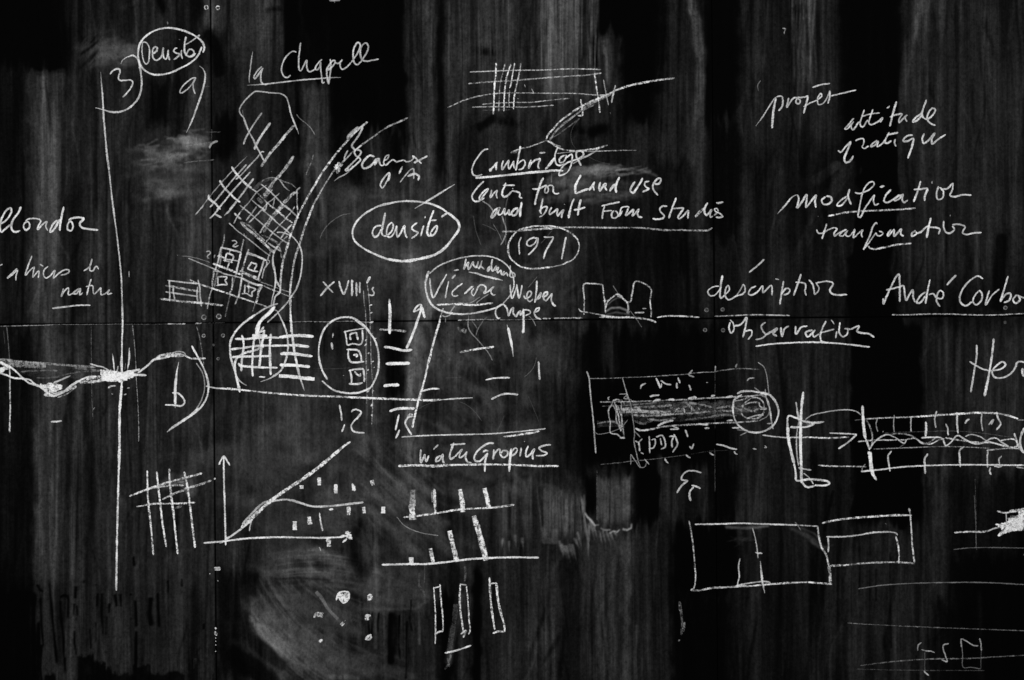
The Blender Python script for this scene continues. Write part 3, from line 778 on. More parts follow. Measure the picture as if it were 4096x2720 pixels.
_layer = [0]
WK = .98          # ribbons are a little wider than the visible core: the rim crumbles away
def chalk_mesh(name, strokes, parent, y0=-.0003):
    V = []; F = []; cov = []; dry = []; edge = []
    for (w, p, fl, pts) in strokes:
        _layer[0] += 1
        y = y0 - (_layer[0] % 61) * 1.1e-5
        c = min(1.0, p ** 2.45 / .62)
        dr = 1.0 if 'd' in fl else .25
        base = len(V)
        if 'F' in fl:
            C = np.mean(pts, 0); P = np.asarray(pts + [pts[0]], float); rim = []
            for a, b in zip(P[:-1], P[1:]):
                for t in np.linspace(0, 1, 8, endpoint=False): rim.append(a + (b - a) * t + rng.normal(0, 2.2, 2))
            rim = np.array(rim)
            ringsf = (1.0, .8, .3)
            for q in ringsf:
                for (x, yy) in C + (rim - C) * q:
                    X, Z = to_board(x, yy); V.append((float(X), y, float(Z)))
                    cov.append(c); dry.append(.6); edge.append(0.0 if q == 1 else 1.0)
            n = len(rim)
            for j in range(2):
                for k in range(n): F.append((base + j * n + k, base + j * n + (k + 1) % n, base + (j + 1) * n + (k + 1) % n, base + (j + 1) * n + k))
            m = base + 2 * n
            for k in range(1, n - 2, 2): F.append((m, m + k, m + k + 1, m + k + 2))
            continue
        step = 4.0 if w < 16 else 7.0
        if 'l' in fl: Q = np.vstack([catmull([a, b], step) for a, b in zip(pts[:-1], pts[1:])])
        else: Q = catmull(pts, step)
        n = len(Q)
        if n < 2: continue
        T = np.gradient(Q, axis=0); L = np.hypot(T[:, 0], T[:, 1]) + 1e-9; T = T / L[:, None]
        NN = np.stack([-T[:, 1], T[:, 0]], 1)
        s = np.concatenate([[0], np.cumsum(np.hypot(*(np.diff(Q, axis=0)).T))])
        k = np.clip((s[-1]) / 22, 3, 500)
        wob = np.interp(s, np.linspace(0, s[-1] + 1e-6, int(k) + 2), rng.normal(0, 1, int(k) + 2))
        prs = np.interp(s, np.linspace(0, s[-1] + 1e-6, int(k) + 2), rng.random(int(k) + 2))
        wid = w * WK * .5 * (1 + .13 * wob)
        tl = max(1.0, s[-1]); endl = min(w * .6, tl * .3)
        if 't' in fl: endl = min(tl * .3, 60)
        cap = np.minimum(1, np.minimum(s, s[-1] - s) / max(endl, 1e-6))
        cap = .35 + .65 * np.sqrt(cap) if 't' not in fl else .3 + .7 * cap
        if w >= 15 and 't' not in fl and 's' not in fl: cap = np.ones(n)
        wid = np.maximum(wid * cap, w * .18)
        cc = np.clip(c * (.62 + .62 * prs) * (1.0 if 't' not in fl else .55 + .45 * np.minimum(1, np.minimum(s, s[-1] - s) / max(endl, 1e-6))), 0, 1.6)
        Q = Q + NN * (rng.normal(0, .35, n))[:, None]
        # push the round ends out by a little
        for off, ed in ((-1, 0.0), (-.45, 1.0), (.45, 1.0), (1, 0.0)):
            XY = Q + NN * (wid * off)[:, None]
            X, Z = to_board(XY[:, 0], XY[:, 1])
            V += [(float(a), y, float(b)) for a, b in zip(X, Z)]
            cov += list(cc); dry += [dr] * n; edge += [ed] * n
        for j in range(3):
            for i in range(n - 1):
                F.append((base + j * n + i, base + j * n + i + 1, base + (j + 1) * n + i + 1, base + (j + 1) * n + i))
    if not F: return None
    return mesh_obj(name, V, F, M_chalk, parent, {'cover': cov, 'dry': dry, 'edge': edge})

for sx, sy, r, ring in ((826, 30, .010, .6), (872, 32, .010, .66), (853, 56, .004, .4), (816, 1269, .012, .42), (876, 1266, .012, .5),
                        (815, 1343, .0085, .5), (892, 1342, .0085, .55), (855, 1380, .005, .45), (873, 1435, .007, .4),
                        (2826, 1240, .010, .33), (2890, 1238, .009, .30), (2820, 1320, .009, .34), (2892, 1321, .009, .28),
                        (4021, 1231, .009, .4), (4020, 1290, .007, .12)):
    screw(sx, sy, r, ring)

STROKES = """P chalk_line|long thin chalk line running down the left side of the board
6 0.6 t 403 288 406 335 410 386 414 437 417 480
8 0.62 - 410 369 414 455 421 542 427 607 436 680
7 0.62 - 436 680 449 800 459 877 469 953 478 1030 485 1106 489 1214 491 1300
7 0.72 - 491 1276 490 1318 488 1376 488 1433 488 1494 487 1548
11 0.78 - 487 1540 483 1586 479 1644 478 1701 478 1778 476 1880
9 0.72 - 477 1822 472 1995 468 2169 465 2363
P chalk_word|word Densite in chalk inside a hand drawn oval at the upper left
6 0.65 - 570 169 568 202 572 233 578 251 587 256 595 243 598 213 596 187 588 173 577 168 568 170
7 0.65 - 612 215 625 205 629 192 621 187 612 197 610 218 615 236 627 241 637 236 649 218 653 192 653 218 657 233 664 236 671 218 673 199
7 0.65 - 673 199 674 223 679 241
7 0.65 - 709 192 701 194 695 204 706 213 718 215 713 225 695 239
7 0.65 - 727 200 725 218 730 236
5 0.4 - 716 158 721 160
8 0.65 - 744 146 738 182 739 208 745 220 757 227 772 223 783 213
7 0.65 - 746 223 750 208 759 197 772 201 776 213 767 222 757 225
6 0.6 - 738 181 759 169 787 149
10 0.65 - 786 150 800 140
7 0.6 - 816 197 811 211
S ring
8 0.68 - 813 210 817 190 810 169 787 148 749 128 698 114 662 112 621 122 588 141 563 169 553 202 554 233 564 264 583 284 609 297 639 299 678 292 718 275 759 253 790 225 808 187
9 0.3 d 588 141 563 169 553 202 553 223
P chalk_word|number 3 in chalk with a tall closing bracket below the oval
7 0.66 - 440 297 451 284 466 276 479 278 480 289 475 304 475 317 482 322 504 321 522 320 531 327 528 343 517 361 502 378 491 389
S bracket
8 0.66 t 483 256 491 241 512 227 530 222 542 227 553 241 559 264 564 297 567 325 565 356 555 389 537 414 512 435 484 446 458 449 433 445 410 438 382 431
P chalk_word|letter a in chalk with a long slanted bracket at the upper left
6 0.62 - 785 312 772 312 752 325 731 345 720 366 723 372 736 367 757 350 772 331 782 315 773 335 774 356 781 376
S bracket
8 0.62 t 797 264 810 273 820 292 820 317 813 353 800 394 785 437 769 480 746 531
P chalk_scratch|
4 0.25 - 820 348 831 345 838 346
P chalk_scratch|
6 0.35 - 670 86 671 98
P chalk_scratch|
6 0.45 - 1930 804 1954 820 1967 835 1972 845
P chalk_scratch|
6 0.45 - 2008 863 2015 886 2023 909 2023 937 2013 963 2003 980
P chalk_scratch|
5 0.25 - 2033 784 2024 820 2022 861 2023 912 2023 980
P chalk_scratch|
4 0.22 - 1893 861 1901 912 1911 945 1924 980
P chalk_scratch|
4 0.32 - 1972 896 1990 924 2000 945 2008 965
P chalk_scratch|
4 0.25 - 1929 896 1959 909 1985 924
P chalk_scratch|
5 0.28 - 2207 690 2205 733
P chalk_scratch|
4 0.32 - 1280 954 1288 934 1306 906 1331 883 1369 860 1402 854
P chalk_scratch|
5 0.5 - 517 1084 516 1109
P chalk_scratch|
4 0.35 - 1874 1260 1874 1283 1871 1294 1874 1311 1882 1330
P chalk_scratch|
4 0.28 - 1885 1280 1910 1314
P chalk_scratch|
4 0.28 - 1949 1266 1930 1286 1916 1308 1907 1328
P chalk_scratch|
4 0.3 - 2149 1106 2129 1131 2112 1151
P chalk_scratch|
4 0.22 - 2208 921 2191 943 2163 974
P chalk_scratch|
5 0.42 - 1872 1283 1873 1307 1884 1330 1911 1360 1931 1383 1957 1416 1970 1442
P chalk_scratch|
4 0.28 - 1891 1287 1907 1313 1904 1343
P chalk_scratch|
4 0.3 - 1931 1287 1914 1313 1904 1340
P chalk_scratch|
3 0.2 - 1912 1333 1912 1413
P chalk_scratch|
10 0.3 d 1831 1308 1844 1326 1858 1313
P chalk_scratch|
8 0.35 d 1844 1316 1861 1330 1864 1316
P chalk_scratch|
4 0.25 - 2133 1280 2143 1303
P chalk_scratch|
3 0.25 - 1838 1607 1864 1618 1897 1645 1927 1683
P chalk_scratch|
3 0.22 - 1675 1635 1698 1622 1725 1612
P chalk_scratch|
3 0.2 - 2017 1661 1997 1708 1977 1744
P chalk_scratch|
4 0.28 - 2146 1429 2136 1466 2116 1492 2096 1509
P chalk_scratch|
3 0.2 - 1781 1512 1848 1509
P chalk_scratch|
3 0.2 - 2113 1585 2136 1638 2156 1688
P chalk_scratch|
4 0.45 - 1587 2067 1614 2099 1654 2121 1697 2134 1753 2142
P chalk_scratch|
5 0.5 - 3271 865 3273 867
P chalk_scratch|
4 0.5 - 4092 2221 4096 2216
P chalk_scratch|
5 0.5 - 3542 2093 3544 2098
P chalk_word|words la Chapell in chalk at the top, underlined
S word
6 0.58 t 1011 207 1005 242 1001 278 997 309 997 332
7 0.6 - 1048 266 1034 278 1023 293 1015 309 1019 315 1029 304 1044 283 1051 273 1046 286 1043 311 1046 329 1055 337 1072 337
S word
6 0.62 - 1186 209 1176 205 1159 212 1141 232 1130 255 1126 276 1130 296 1140 308 1152 309 1163 300
7 0.62 - 1202 170 1199 197 1195 235 1195 263 1197 279 1203 283 1215 263 1227 241 1227 263 1231 281 1238 287 1254 281 1264 273
7 0.62 - 1288 237 1277 248 1264 265 1261 277 1266 280 1277 271 1282 248 1283 273 1287 309 1291 332 1299 328
7 0.62 - 1321 236 1323 263 1320 299 1315 337
8 0.6 - 1314 337 1308 304 1308 278 1315 263 1328 245 1339 242 1340 250 1330 265 1307 283
6 0.6 - 1340 250 1353 254 1362 248 1368 240 1367 237
7 0.62 - 1368 240 1361 250 1361 265 1368 277 1384 271 1404 250
7 0.62 - 1404 250 1424 222 1440 191 1439 174 1431 170 1419 186 1413 207 1413 232 1417 250 1428 259 1445 245 1460 222 1472 199 1472 181 1463 172 1450 181 1442 199 1442 222 1450 240 1468 245 1488 241 1515 237
S underline
6 0.6 t 988 341 1052 337 1129 329 1205 320 1282 314 1320 311 1363 310
P chalk_sketch|large chalk town plan sketch of streets and gridded blocks beneath the underlined title
S outline
6 0.58 - 993 520 977 475 961 454 958 441 963 426 981 401 1004 378 1021 366 1042 366 1078 371 1123 375 1144 388 1152 406 1157 426 1164 457 1174 485 1190 520
4 0.3 - 969 439 973 459 977 475
8 0.6 - 975 473 984 499 997 529 1015 562 1025 585 1038 608 1056 644
6 0.58 t 1161 440 1168 466 1181 499 1195 536
4 0.4 - 1187 458 1198 473 1221 491 1242 511 1260 539
5 0.35 d 1254 619 1244 652 1232 677 1224 700
6 0.6 - 1107 930 1124 929 1145 935 1169 946 1188 967 1201 988 1207 1011 1209 1043 1206 1075 1202 1107 1192 1134 1184 1153
5 0.55 - 916 891 946 920 982 947 1018 975 1052 1003 1082 1024
8 0.6 - 1111 984 1096 1011 1091 1039 1092 1060 1099 1088 1103 1117 1100 1153
8 0.6 - 1103 1117 1111 1134 1121 1151
5 0.4 - 975 933 981 944 988 944
S street_hatch
8 0.55 - 1048 451 1025 483 999 524 982 555 974 578
11 0.62 - 1082 491 1058 524 1035 560 1017 598
12 0.55 d 1178 501 1147 534 1117 573 1089 603 1061 642 1045 667
14 0.5 d 1175 624 1150 662 1117 703 1094 728 1073 761 1053 784
13 0.52 d 1188 767 1170 777 1147 800 1129 818 1112 838
7 0.5 - 1201 749 1186 764 1192 774
S street_grid
5 0.5 t 989 624 938 675 890 726 841 784 798 840 780 861
7 0.6 - 987 657 948 700 902 754 859 807 840 829
6 0.6 - 1057 608 1048 607 1033 626 999 662 964 700 943 718
7 0.62 - 1002 687 966 726 923 774 890 815 867 840
9 0.62 - 1015 714 992 744 959 789 933 823 918 840
9 0.66 - 927 666 936 682 959 710 984 736 1007 754
6 0.5 d 1007 754 1027 769 1050 792 1068 810 1089 828 1109 840
9 0.66 - 879 721 885 733 900 754 923 777 943 797 961 809
9 0.66 - 835 779 837 795 857 810 874 828 881 838
6 0.58 - 1043 736 1073 759 1104 789 1132 818 1158 840
5 0.5 - 1007 800 1035 823 1063 840
4 0.45 - 959 820 984 840
5 0.5 - 1066 741 1027 769 1002 802 979 828 966 840
5 0.5 - 1119 772 1091 797 1068 815 1048 838
6 0.5 d 1090 759 1066 784 1050 795
5 0.4 d 1045 728 1063 716 1086 710 1114 717 1142 728 1168 738 1186 755
18 0.22 d 1017 759 1045 731 1073 717 1101 717
16 0.3 d 1030 792 1050 812
6 0.55 t 1114 716 1124 728 1142 751 1158 764
6 0.5 d 1188 759 1188 797 1191 840
6 0.5 - 1099 792 1091 830
7 0.55 - 1068 810 1063 840
6 0.45 - 1085 685 1087 687
6 0.55 - 816 820 799 839 782 859
6 0.55 - 852 820 839 828
7 0.6 - 886 820 871 839 856 858 838 874
9 0.62 - 860 856 886 871
8 0.6 t 937 820 920 841 897 862
8 0.6 - 865 820 882 838
6 0.55 d 984 820 972 837 952 862 935 894
6 0.5 - 1027 826 1005 856 984 882
6 0.55 - 1048 838 1020 867 995 891
18 0.48 d 1137 820 1111 845 1086 871 1067 903
12 0.35 d 1071 899 1054 930
7 0.58 - 1067 890 1052 911 1039 933
6 0.55 d 1179 826 1162 852 1120 899 1090 933 1062 973
7 0.6 - 1169 896 1145 922 1124 952
7 0.45 d 1150 943 1120 973 1109 990
8 0.62 - 937 852 950 865 965 877
7 0.5 d 963 888 984 896 1009 913 1031 937 1060 964
6 0.55 - 961 822 1003 856 1035 884 1067 911 1094 933 1124 956 1150 973
7 0.6 - 1031 820 1062 843
6 0.58 - 1048 838 1088 871 1120 901 1147 922 1160 936
7 0.6 d 1077 820 1111 845 1141 871 1171 892
6 0.58 - 1141 820 1169 848 1196 873
11 0.58 d 961 888 982 909 1003 926 1031 950 1062 979 1088 1003 1099 1011
7 0.55 - 1071 971 1109 996 1122 1005
8 0.4 d 1046 939 1077 952 1105 969 1118 990 1124 1011 1126 1032
14 0.22 d 1082 958 1111 973 1122 996
6 0.5 d 1188 820 1190 845 1192 871
S block_square
8 0.66 - 883 989 924 999 964 1010
8 0.62 - 884 990 878 1019 869 1058 860 1081
6 0.45 d 897 936 896 961 890 981 885 1007 883 1037 875 1078
9 0.66 - 964 1009 957 1040 949 1073 945 1096
7 0.45 d 945 1093 939 1114
6 0.5 d 975 956 968 989 964 1009
9 0.68 d 852 1054 880 1065 913 1077 947 1091 964 1098
7 0.66 - 899 1047 903 1032 908 1014 934 1026 924 1050
6 0.62 - 893 1040 913 1046 931 1051
6 0.62 - 899 1037 926 1040 952 1044
6 0.58 - 925 994 917 1012
6 0.62 - 917 1050 912 1065 907 1081
7 0.6 d 869 1024 890 1028 901 1035
S block_square
10 0.66 - 987 1012 1018 1021 1054 1036 1066 1042
8 0.6 d 995 996 987 1019 977 1052 969 1083 967 1109
14 0.55 d 959 1083 990 1098 1028 1114 1043 1125
8 0.66 - 1056 1040 1046 1075 1031 1121
7 0.6 - 1066 1045 1068 1058 1056 1078 1049 1114
5 0.5 - 1066 1042 1077 1042 1078 1050 1066 1060
6 0.5 d 1084 1004 1069 1040
7 0.68 - 1008 1047 1000 1060 992 1074 1013 1083 1033 1087
7 0.68 - 1008 1051 1026 1058 1017 1081
S block_square
6 0.55 - 851 1084 875 1086 901 1096 941 1105 964 1111
9 0.55 d 856 1086 852 1114 850 1147
9 0.35 d 870 1088 865 1114 857 1147
6 0.5 d 850 1152 839 1185 829 1236
7 0.55 d 930 1106 930 1134 926 1160 918 1177
6 0.3 d 939 1114 934 1134
6 0.35 d 921 1180 911 1223 901 1267
7 0.66 - 870 1107 908 1109 901 1121 908 1138 885 1138 866 1142
7 0.64 - 871 1109 873 1144
S block_square
8 0.66 - 967 1109 962 1147 954 1190
6 0.5 - 952 1188 940 1218
9 0.68 - 962 1109 990 1124 1021 1137 1051 1142
11 0.58 d 1049 1144 1036 1160 1031 1190 1023 1211
6 0.35 d 1021 1211 1010 1246
7 0.66 - 980 1139 978 1172
7 0.66 - 967 1175 985 1174 1008 1185 1008 1170 1022 1157 1003 1149 986 1144
6 0.6 d 995 1129 994 1172
S numeral
6 0.6 - 927 963 941 963 947 970 932 984 939 987 954 982
S numeral
6 0.58 - 824 1007 837 1005 842 1012 829 1026 832 1032 838 1033
S numeral
6 0.5 - 860 1018 856 1032
S guide_line
7 0.66 d 759 1119 786 1132 814 1142 847 1152 875 1162 918 1176 952 1189 990 1200 1023 1212
5 0.5 d 1023 1212 1054 1222 1087 1235 1112 1246
5 0.5 d 1051 1142 1092 1160 1158 1185 1176 1189
4 0.42 d 1043 1128 1087 1144 1123 1157 1158 1169
4 0.38 - 727 1024 753 1026 783 1032 839 1049
5 0.52 - 753 1033 783 1045 814 1058 847 1072 875 1083
5 0.4 - 708 1019 712 1023
P chalk_scratch|
9 0.5 - 837 593 846 575 871 564
P chalk_scratch|
12 0.3 d 849 570 871 564
P chalk_scratch|
5 0.3 d 742 585 780 579 813 574 846 568
P chalk_scratch|
5 0.3 d 734 652 780 645 816 643 857 639
P chalk_scratch|
4 0.25 - 823 528 882 528
P chalk_scratch|
3 0.25 d 847 517 847 568
P chalk_sketch|pair of long curved chalk road lines rising to an arrow head beside the town plan
9 0.62 d 1471 486 1448 505 1420 530 1392 560 1367 588 1339 622 1313 657 1285 696 1260 739 1234 782 1214 820
12 0.5 - 1448 507 1426 519 1403 540 1391 549
9 0.5 - 1433 507 1405 530 1390 550 1394 558
8 0.6 - 1451 507 1443 527 1426 555 1410 576 1408 586 1420 599
7 0.5 d 1632 471 1604 484 1558 504 1528 522 1492 548 1456 573 1431 593 1413 606 1387 632 1372 647 1354 665 1334 685 1313 718 1293 749 1272 787 1252 820
0 0.72 F 1354 648 1334 670 1349 694 1359 683 1360 650
8 0.6 - 1359 667 1372 657
7 0.62 - 1392 601 1380 624 1376 637
9 0.62 d 1213 820 1190 867 1171 916 1158 956 1145 1001 1133 1043 1126 1086 1122 1128 1121 1153
9 0.58 d 1254 820 1232 875 1215 922 1201 969 1188 1005 1177 1045 1169 1096 1162 1153
8 0.62 - 1122 1134 1120 1167 1102 1185 1097 1203 1094 1223
14 0.72 - 1100 1226 1082 1246 1059 1267 1038 1290 1028 1313 1026 1330
9 0.62 d 1163 1121 1161 1185 1162 1249 1166 1330
P chalk_word|French word and d'A scrawled in chalk to the right of the road lines
S word
7 0.64 - 1446 581 1426 596 1417 609 1423 622 1438 632 1442 639 1426 657 1400 678
7 0.64 - 1418 599 1438 601 1445 609 1436 624 1418 644 1395 667 1382 680
9 0.6 - 1395 671 1383 681 1399 679 1413 664
6 0.6 t 1399 685 1374 701 1354 711 1336 724
9 0.68 - 1499 627 1479 622 1459 639 1448 660 1454 673 1469 671 1489 657 1505 634
13 0.66 - 1516 633 1507 642 1498 661
8 0.66 - 1517 632 1517 647 1525 662 1538 660
6 0.64 - 1558 619 1545 624 1538 637 1535 652 1543 660 1556 650 1571 639 1586 647 1599 644 1614 641 1627 647 1642 644 1653 634 1650 622
6 0.6 - 1535 642 1548 637 1557 622
7 0.66 - 1650 622 1670 639 1686 655
9 0.68 - 1710 624 1681 639 1655 652
S word
7 0.68 - 1558 689 1543 703 1528 724 1522 741 1528 752 1535 747 1548 724 1558 701
11 0.68 - 1558 689 1557 708 1554 724
9 0.66 t 1610 665 1604 678 1596 696
6 0.64 - 1600 729 1622 701 1640 680 1654 675 1655 696 1655 716
9 0.7 - 1630 706 1647 698 1663 696 1676 706 1673 722
P chalk_sketch|dusty chalk grid of horizontal and vertical lines at the top middle
6 0.7 d 2378 292 2384 337 2392 389 2400 451
5 0.5 - 2414 319 2424 373 2434 421
7 0.6 - 2462 341 2452 381 2446 411
8 0.7 d 2323 397 2327 429 2329 461 2311 463
4 0.3 - 2440 449 2444 457
S horizontal_line
5 0.55 d 1879 288 1981 284 2082 281 2182 280 2263 276 2343 276 2404 278
S horizontal_line
6 0.5 d 1873 335 1941 329 2005 325 2078 320 2142 315 2215 309 2271 305 2351 300 2406 292
S horizontal_line
5 0.52 d 1790 431 1852 403 1913 385 1973 375 2038 372 2122 372 2223 373 2303 374 2384 380 2424 381
S horizontal_line
5 0.52 d 1929 418 1981 413 2062 410 2126 409 2182 403 2279 393
S horizontal_line
5 0.52 d 1889 428 1981 427 2082 429 2142 426 2215 421
S horizontal_line
4 0.25 d 1929 441 2042 439
S upright_line
7 0.7 d 1984 252 1983 300 1978 341 1976 401 1973 457
S upright_line
5 0.5 d 2021 252 2009 300 2001 333 1997 381 1995 445
S upright_line
6 0.65 d 2044 256 2029 300 2021 341 2017 393 2015 445
S upright_line
6 0.6 d 2058 252 2050 300 2044 337 2038 353
S upright_line
5 0.5 d 2038 361 2036 421 2040 429
S upright_line
6 0.65 d 2084 252 2076 300 2066 341 2058 381 2054 437
S upright_line
4 0.5 - 2098 337 2102 349
S upright_line
4 0.55 - 2126 355 2136 375
S upright_line
6 0.5 - 2069 394 2075 396
P chalk_sketch|long sweeping dry chalk curve folding back like a blade below the dusty grid
8 0.62 d 2698 312 2617 323 2524 341 2464 361 2424 381 2376 401 2327 425 2283 453 2243 482 2211 518 2190 542 2184 562
8 0.4 d 2456 369 2384 405 2335 433 2295 465 2255 494 2219 530 2199 562
7 0.35 d 2380 417 2311 453 2271 486 2227 522 2207 550
6 0.3 d 2319 474 2275 506 2231 538 2199 554
14 0.3 d 2464 361 2424 385 2376 407 2327 433
6 0.55 d 2184 562 2150 576 2114 588 2078 596 2042 611
9 0.3 d 2078 598 2046 610 2070 608
7 0.6 d 2184 562 2203 570 2223 586 2263 600 2303 603 2343 600 2392 592 2430 580
5 0.5 - 2201 564 2219 578 2243 586
4 0.5 d 2227 614 2303 606 2384 605 2464 602 2545 601
8 0.4 d 2343 602 2400 594
7 0.55 - 2392 598 2364 616 2327 634 2291 655
3 0.2 - 2315 478 2291 510 2283 542 2289 574 2307 598
3 0.2 - 2351 626 2392 645 2440 657
P chalk_word|word Cambridge in chalk near the middle with a thick underline
7 0.68 - 1953 596 1936 600 1913 626 1894 657 1888 682 1893 699 1906 704 1929 698
8 0.72 - 1991 648 1980 659 1958 685
12 0.7 - 1967 673 1958 686
8 0.7 - 1986 649 1984 664 1985 681
7 0.7 - 2014 642 2008 659 2009 678 2023 659 2035 642 2033 659 2036 676 2049 657 2055 646 2054 659 2058 674
8 0.72 - 2082 584 2074 626 2068 659 2063 682
7 0.7 - 2068 659 2082 646 2094 640 2101 649 2097 664 2087 676 2073 679
8 0.7 - 2124 639 2119 654 2115 673 2125 654 2143 639 2163 635
8 0.7 - 2162 635 2154 654 2153 669 2158 676
8 0.66 - 2158 612 2181 610
7 0.7 - 2231 589 2223 608 2219 626 2221 644 2227 657 2240 662 2258 654
10 0.72 - 2219 631 2204 651 2181 678
7 0.68 - 2258 622 2248 626 2237 639 2240 650 2253 648 2263 634 2265 622 2258 621
7 0.7 - 2265 631 2278 621 2287 617 2288 639 2282 667 2268 690 2253 699 2237 701 2239 685 2253 664 2271 650 2288 644 2314 635
8 0.7 - 2314 635 2332 623 2333 611 2322 604 2308 607 2305 623 2313 641 2324 663
S underline
10 0.76 - 1902 712 1972 706 2049 698 2125 690 2176 686 2214 682 2253 683
P chalk_word|chalk lines reading Center for Land use and built Form studies
S word
7 0.68 - 1936 725 1916 743 1898 766 1888 784 1892 799 1903 806 1921 801 1934 782 1949 764 1953 755 1944 759 1926 776 1917 792 1921 799 1939 792
7 0.7 - 1967 759 1962 790 1975 774 1989 762 1985 776 1989 794
8 0.7 - 2023 731 2018 746 2010 764 2009 779 2017 788 2031 782 2046 766
7 0.68 - 2012 741 2059 741
12 0.7 - 2050 753 2052 756
7 0.68 - 2046 766 2052 764 2072 768 2080 774 2078 787 2089 793
S word
9 0.7 - 2174 711 2163 731 2156 753 2146 787 2139 820
7 0.68 - 2129 755 2151 756 2171 748 2186 742 2180 756 2180 769 2188 771 2194 759 2191 746 2202 741 2212 746 2213 756 2213 766 2221 775 2237 773
S word
10 0.74 - 2324 699 2314 718 2302 743 2301 761 2302 775
8 0.72 - 2302 775 2319 768 2337 761 2355 755
10 0.72 - 2379 727 2368 744 2356 762
8 0.7 - 2379 728 2373 746 2377 762
9 0.72 - 2402 728 2397 746 2400 764 2411 746 2423 735 2420 749 2427 762
10 0.74 - 2478 708 2467 731 2462 751 2465 771
11 0.74 - 2462 735 2447 751 2438 765
S word
10 0.74 - 2540 727 2527 746 2521 762 2532 772 2544 757 2559 734 2571 712
8 0.7 - 2597 725 2582 728 2578 739 2587 750 2595 755 2569 768
9 0.72 - 2618 735 2633 736 2642 726 2642 714 2633 714 2618 728 2611 746 2617 764 2632 781
S word
7 0.68 - 2406 824 2427 819 2452 813 2479 808
7 0.66 - 2418 824 2412 846 2409 876
7 0.66 - 2414 845 2447 842
7 0.66 - 2456 842 2447 853 2448 869 2460 873 2471 864 2470 851 2460 843
7 0.66 - 2489 843 2483 856 2475 864 2480 848 2485 833 2498 827 2515 828 2516 833
8 0.68 - 2513 833 2503 862 2516 853 2534 838 2529 864 2541 853 2554 838 2550 853 2554 866 2569 870
S word
7 0.68 - 2669 825 2654 824 2641 831 2640 843 2651 856 2657 865 2651 873 2626 877 2610 874
8 0.68 - 2705 791 2692 823 2684 846 2675 873
8 0.68 - 2687 834 2712 833 2733 833 2725 848 2712 869 2717 875 2735 861 2753 842 2752 859 2751 875
10 0.68 - 2831 811 2819 831 2818 848 2826 864
13 0.6 d 2822 831 2799 848 2781 868
8 0.66 - 2826 864 2835 853 2846 839 2840 856 2842 869 2851 864
7 0.66 - 2874 846 2868 834 2858 836 2863 846 2878 853 2890 866 2881 870 2863 869
6 0.6 - 2870 851 2856 862
9 0.66 - 2865 811 2876 812 2893 808
S word
9 0.72 - 1998 831 1980 840 1968 858 1966 870 1972 868 1985 850 1998 831 1992 848 1995 859 2005 858
9 0.72 - 2005 858 2015 843 2018 835 2019 858 2028 853 2036 840 2036 858 2046 857
9 0.72 - 2072 831 2056 838 2046 853 2051 862 2064 858 2074 835
10 0.74 - 2087 808 2082 838 2080 868
S word
8 0.7 - 2172 794 2167 817 2162 848 2166 856
7 0.68 - 2156 845 2171 830 2188 827 2184 843 2171 861 2157 868
8 0.7 - 2207 829 2198 845 2199 857 2212 850 2230 836 2228 850 2231 863 2242 850 2254 840 2248 856 2246 872
6 0.55 - 2256 816 2260 819
9 0.72 - 2296 794 2283 830 2274 873
9 0.72 - 2324 797 2316 827 2311 862
8 0.68 - 2295 840 2314 838 2341 829
S underline
7 0.55 d 2008 926 2061 925 2087 922 2146 918 2202 914 2253 910 2304 909 2355 910 2470 911
7 0.48 d 2470 911 2554 911 2605 915 2656 920 2720 920 2796 922 2835 920 2851 910
7 0.3 d 2350 910 2401 909 2470 911
P chalk_word|word densite in bold chalk inside a thick horizontal oval at the middle
9 0.7 - 1765 868 1790 850
8 0.74 - 1526 903 1510 903 1496 913 1490 931 1497 947 1510 944 1525 916
9 0.74 - 1541 851 1535 883 1529 913 1527 934 1533 943
7 0.72 - 1533 943 1543 944 1558 934 1571 916 1572 896 1566 891 1553 903 1547 921 1548 942 1557 949 1568 944 1581 921 1587 903
8 0.74 - 1587 902 1586 924 1591 948 1604 929 1618 903 1619 929 1628 952
8 0.74 - 1669 891 1652 903 1647 913 1658 924 1672 929 1663 942 1645 953
8 0.74 - 1695 902 1688 924 1683 945
6 0.7 - 1702 865 1698 873
9 0.74 - 1735 841 1721 878 1712 906 1709 931 1714 942 1726 943
8 0.74 - 1723 929 1737 911 1747 903 1748 916 1739 934 1726 943 1721 930
8 0.72 - 1723 882 1746 880
S ring
9 0.72 - 1790 850 1765 833 1734 819 1698 810 1650 805 1599 806 1556 814 1515 824 1482 841 1451 861 1428 885 1414 911 1410 936 1418 962 1438 982 1471 1003 1510 1021 1550 1036 1599 1043
13 0.76 - 1550 1036 1599 1044 1637 1043 1688 1033 1734 1021 1770 1000 1795 975
10 0.74 - 1790 980 1818 944 1834 921 1837 903 1831 885 1813 868 1790 850
S slash
8 0.7 t 1659 834 1698 811 1752 778 1819 737
P chalk_sketch|small chalk grid of four rows left of the town plan squares
S horizontal_line
7 0.62 - 670 1121 722 1128 793 1135
S horizontal_line
10 0.52 d 662 1142 704 1149 748 1158 804 1167
S horizontal_line
7 0.6 - 662 1167 722 1176 788 1185
S horizontal_line
9 0.6 d 639 1195 684 1200 748 1208 809 1212 850 1217 893 1222
S upright_line
7 0.6 - 677 1121 679 1160 679 1206
S upright_line
7 0.6 - 693 1142 694 1170 700 1198
S upright_line
7 0.6 - 791 1147 788 1172 793 1211 799 1216
S upright_line
7 0.58 - 792 1119 799 1149 801 1185 806 1226
P chalk_sketch|chalk oval crossed by a thick grid and five bold bars across the road line
S outline
6 0.6 - 1197 981 1208 1014 1209 1052 1202 1103 1189 1149 1168 1183 1158 1200 1133 1228 1105 1257 1069 1290
6 0.58 - 1094 1019 1092 1045 1100 1083 1102 1119 1097 1160 1089 1195 1084 1231
6 0.6 - 1110 1246 1128 1282 1146 1330
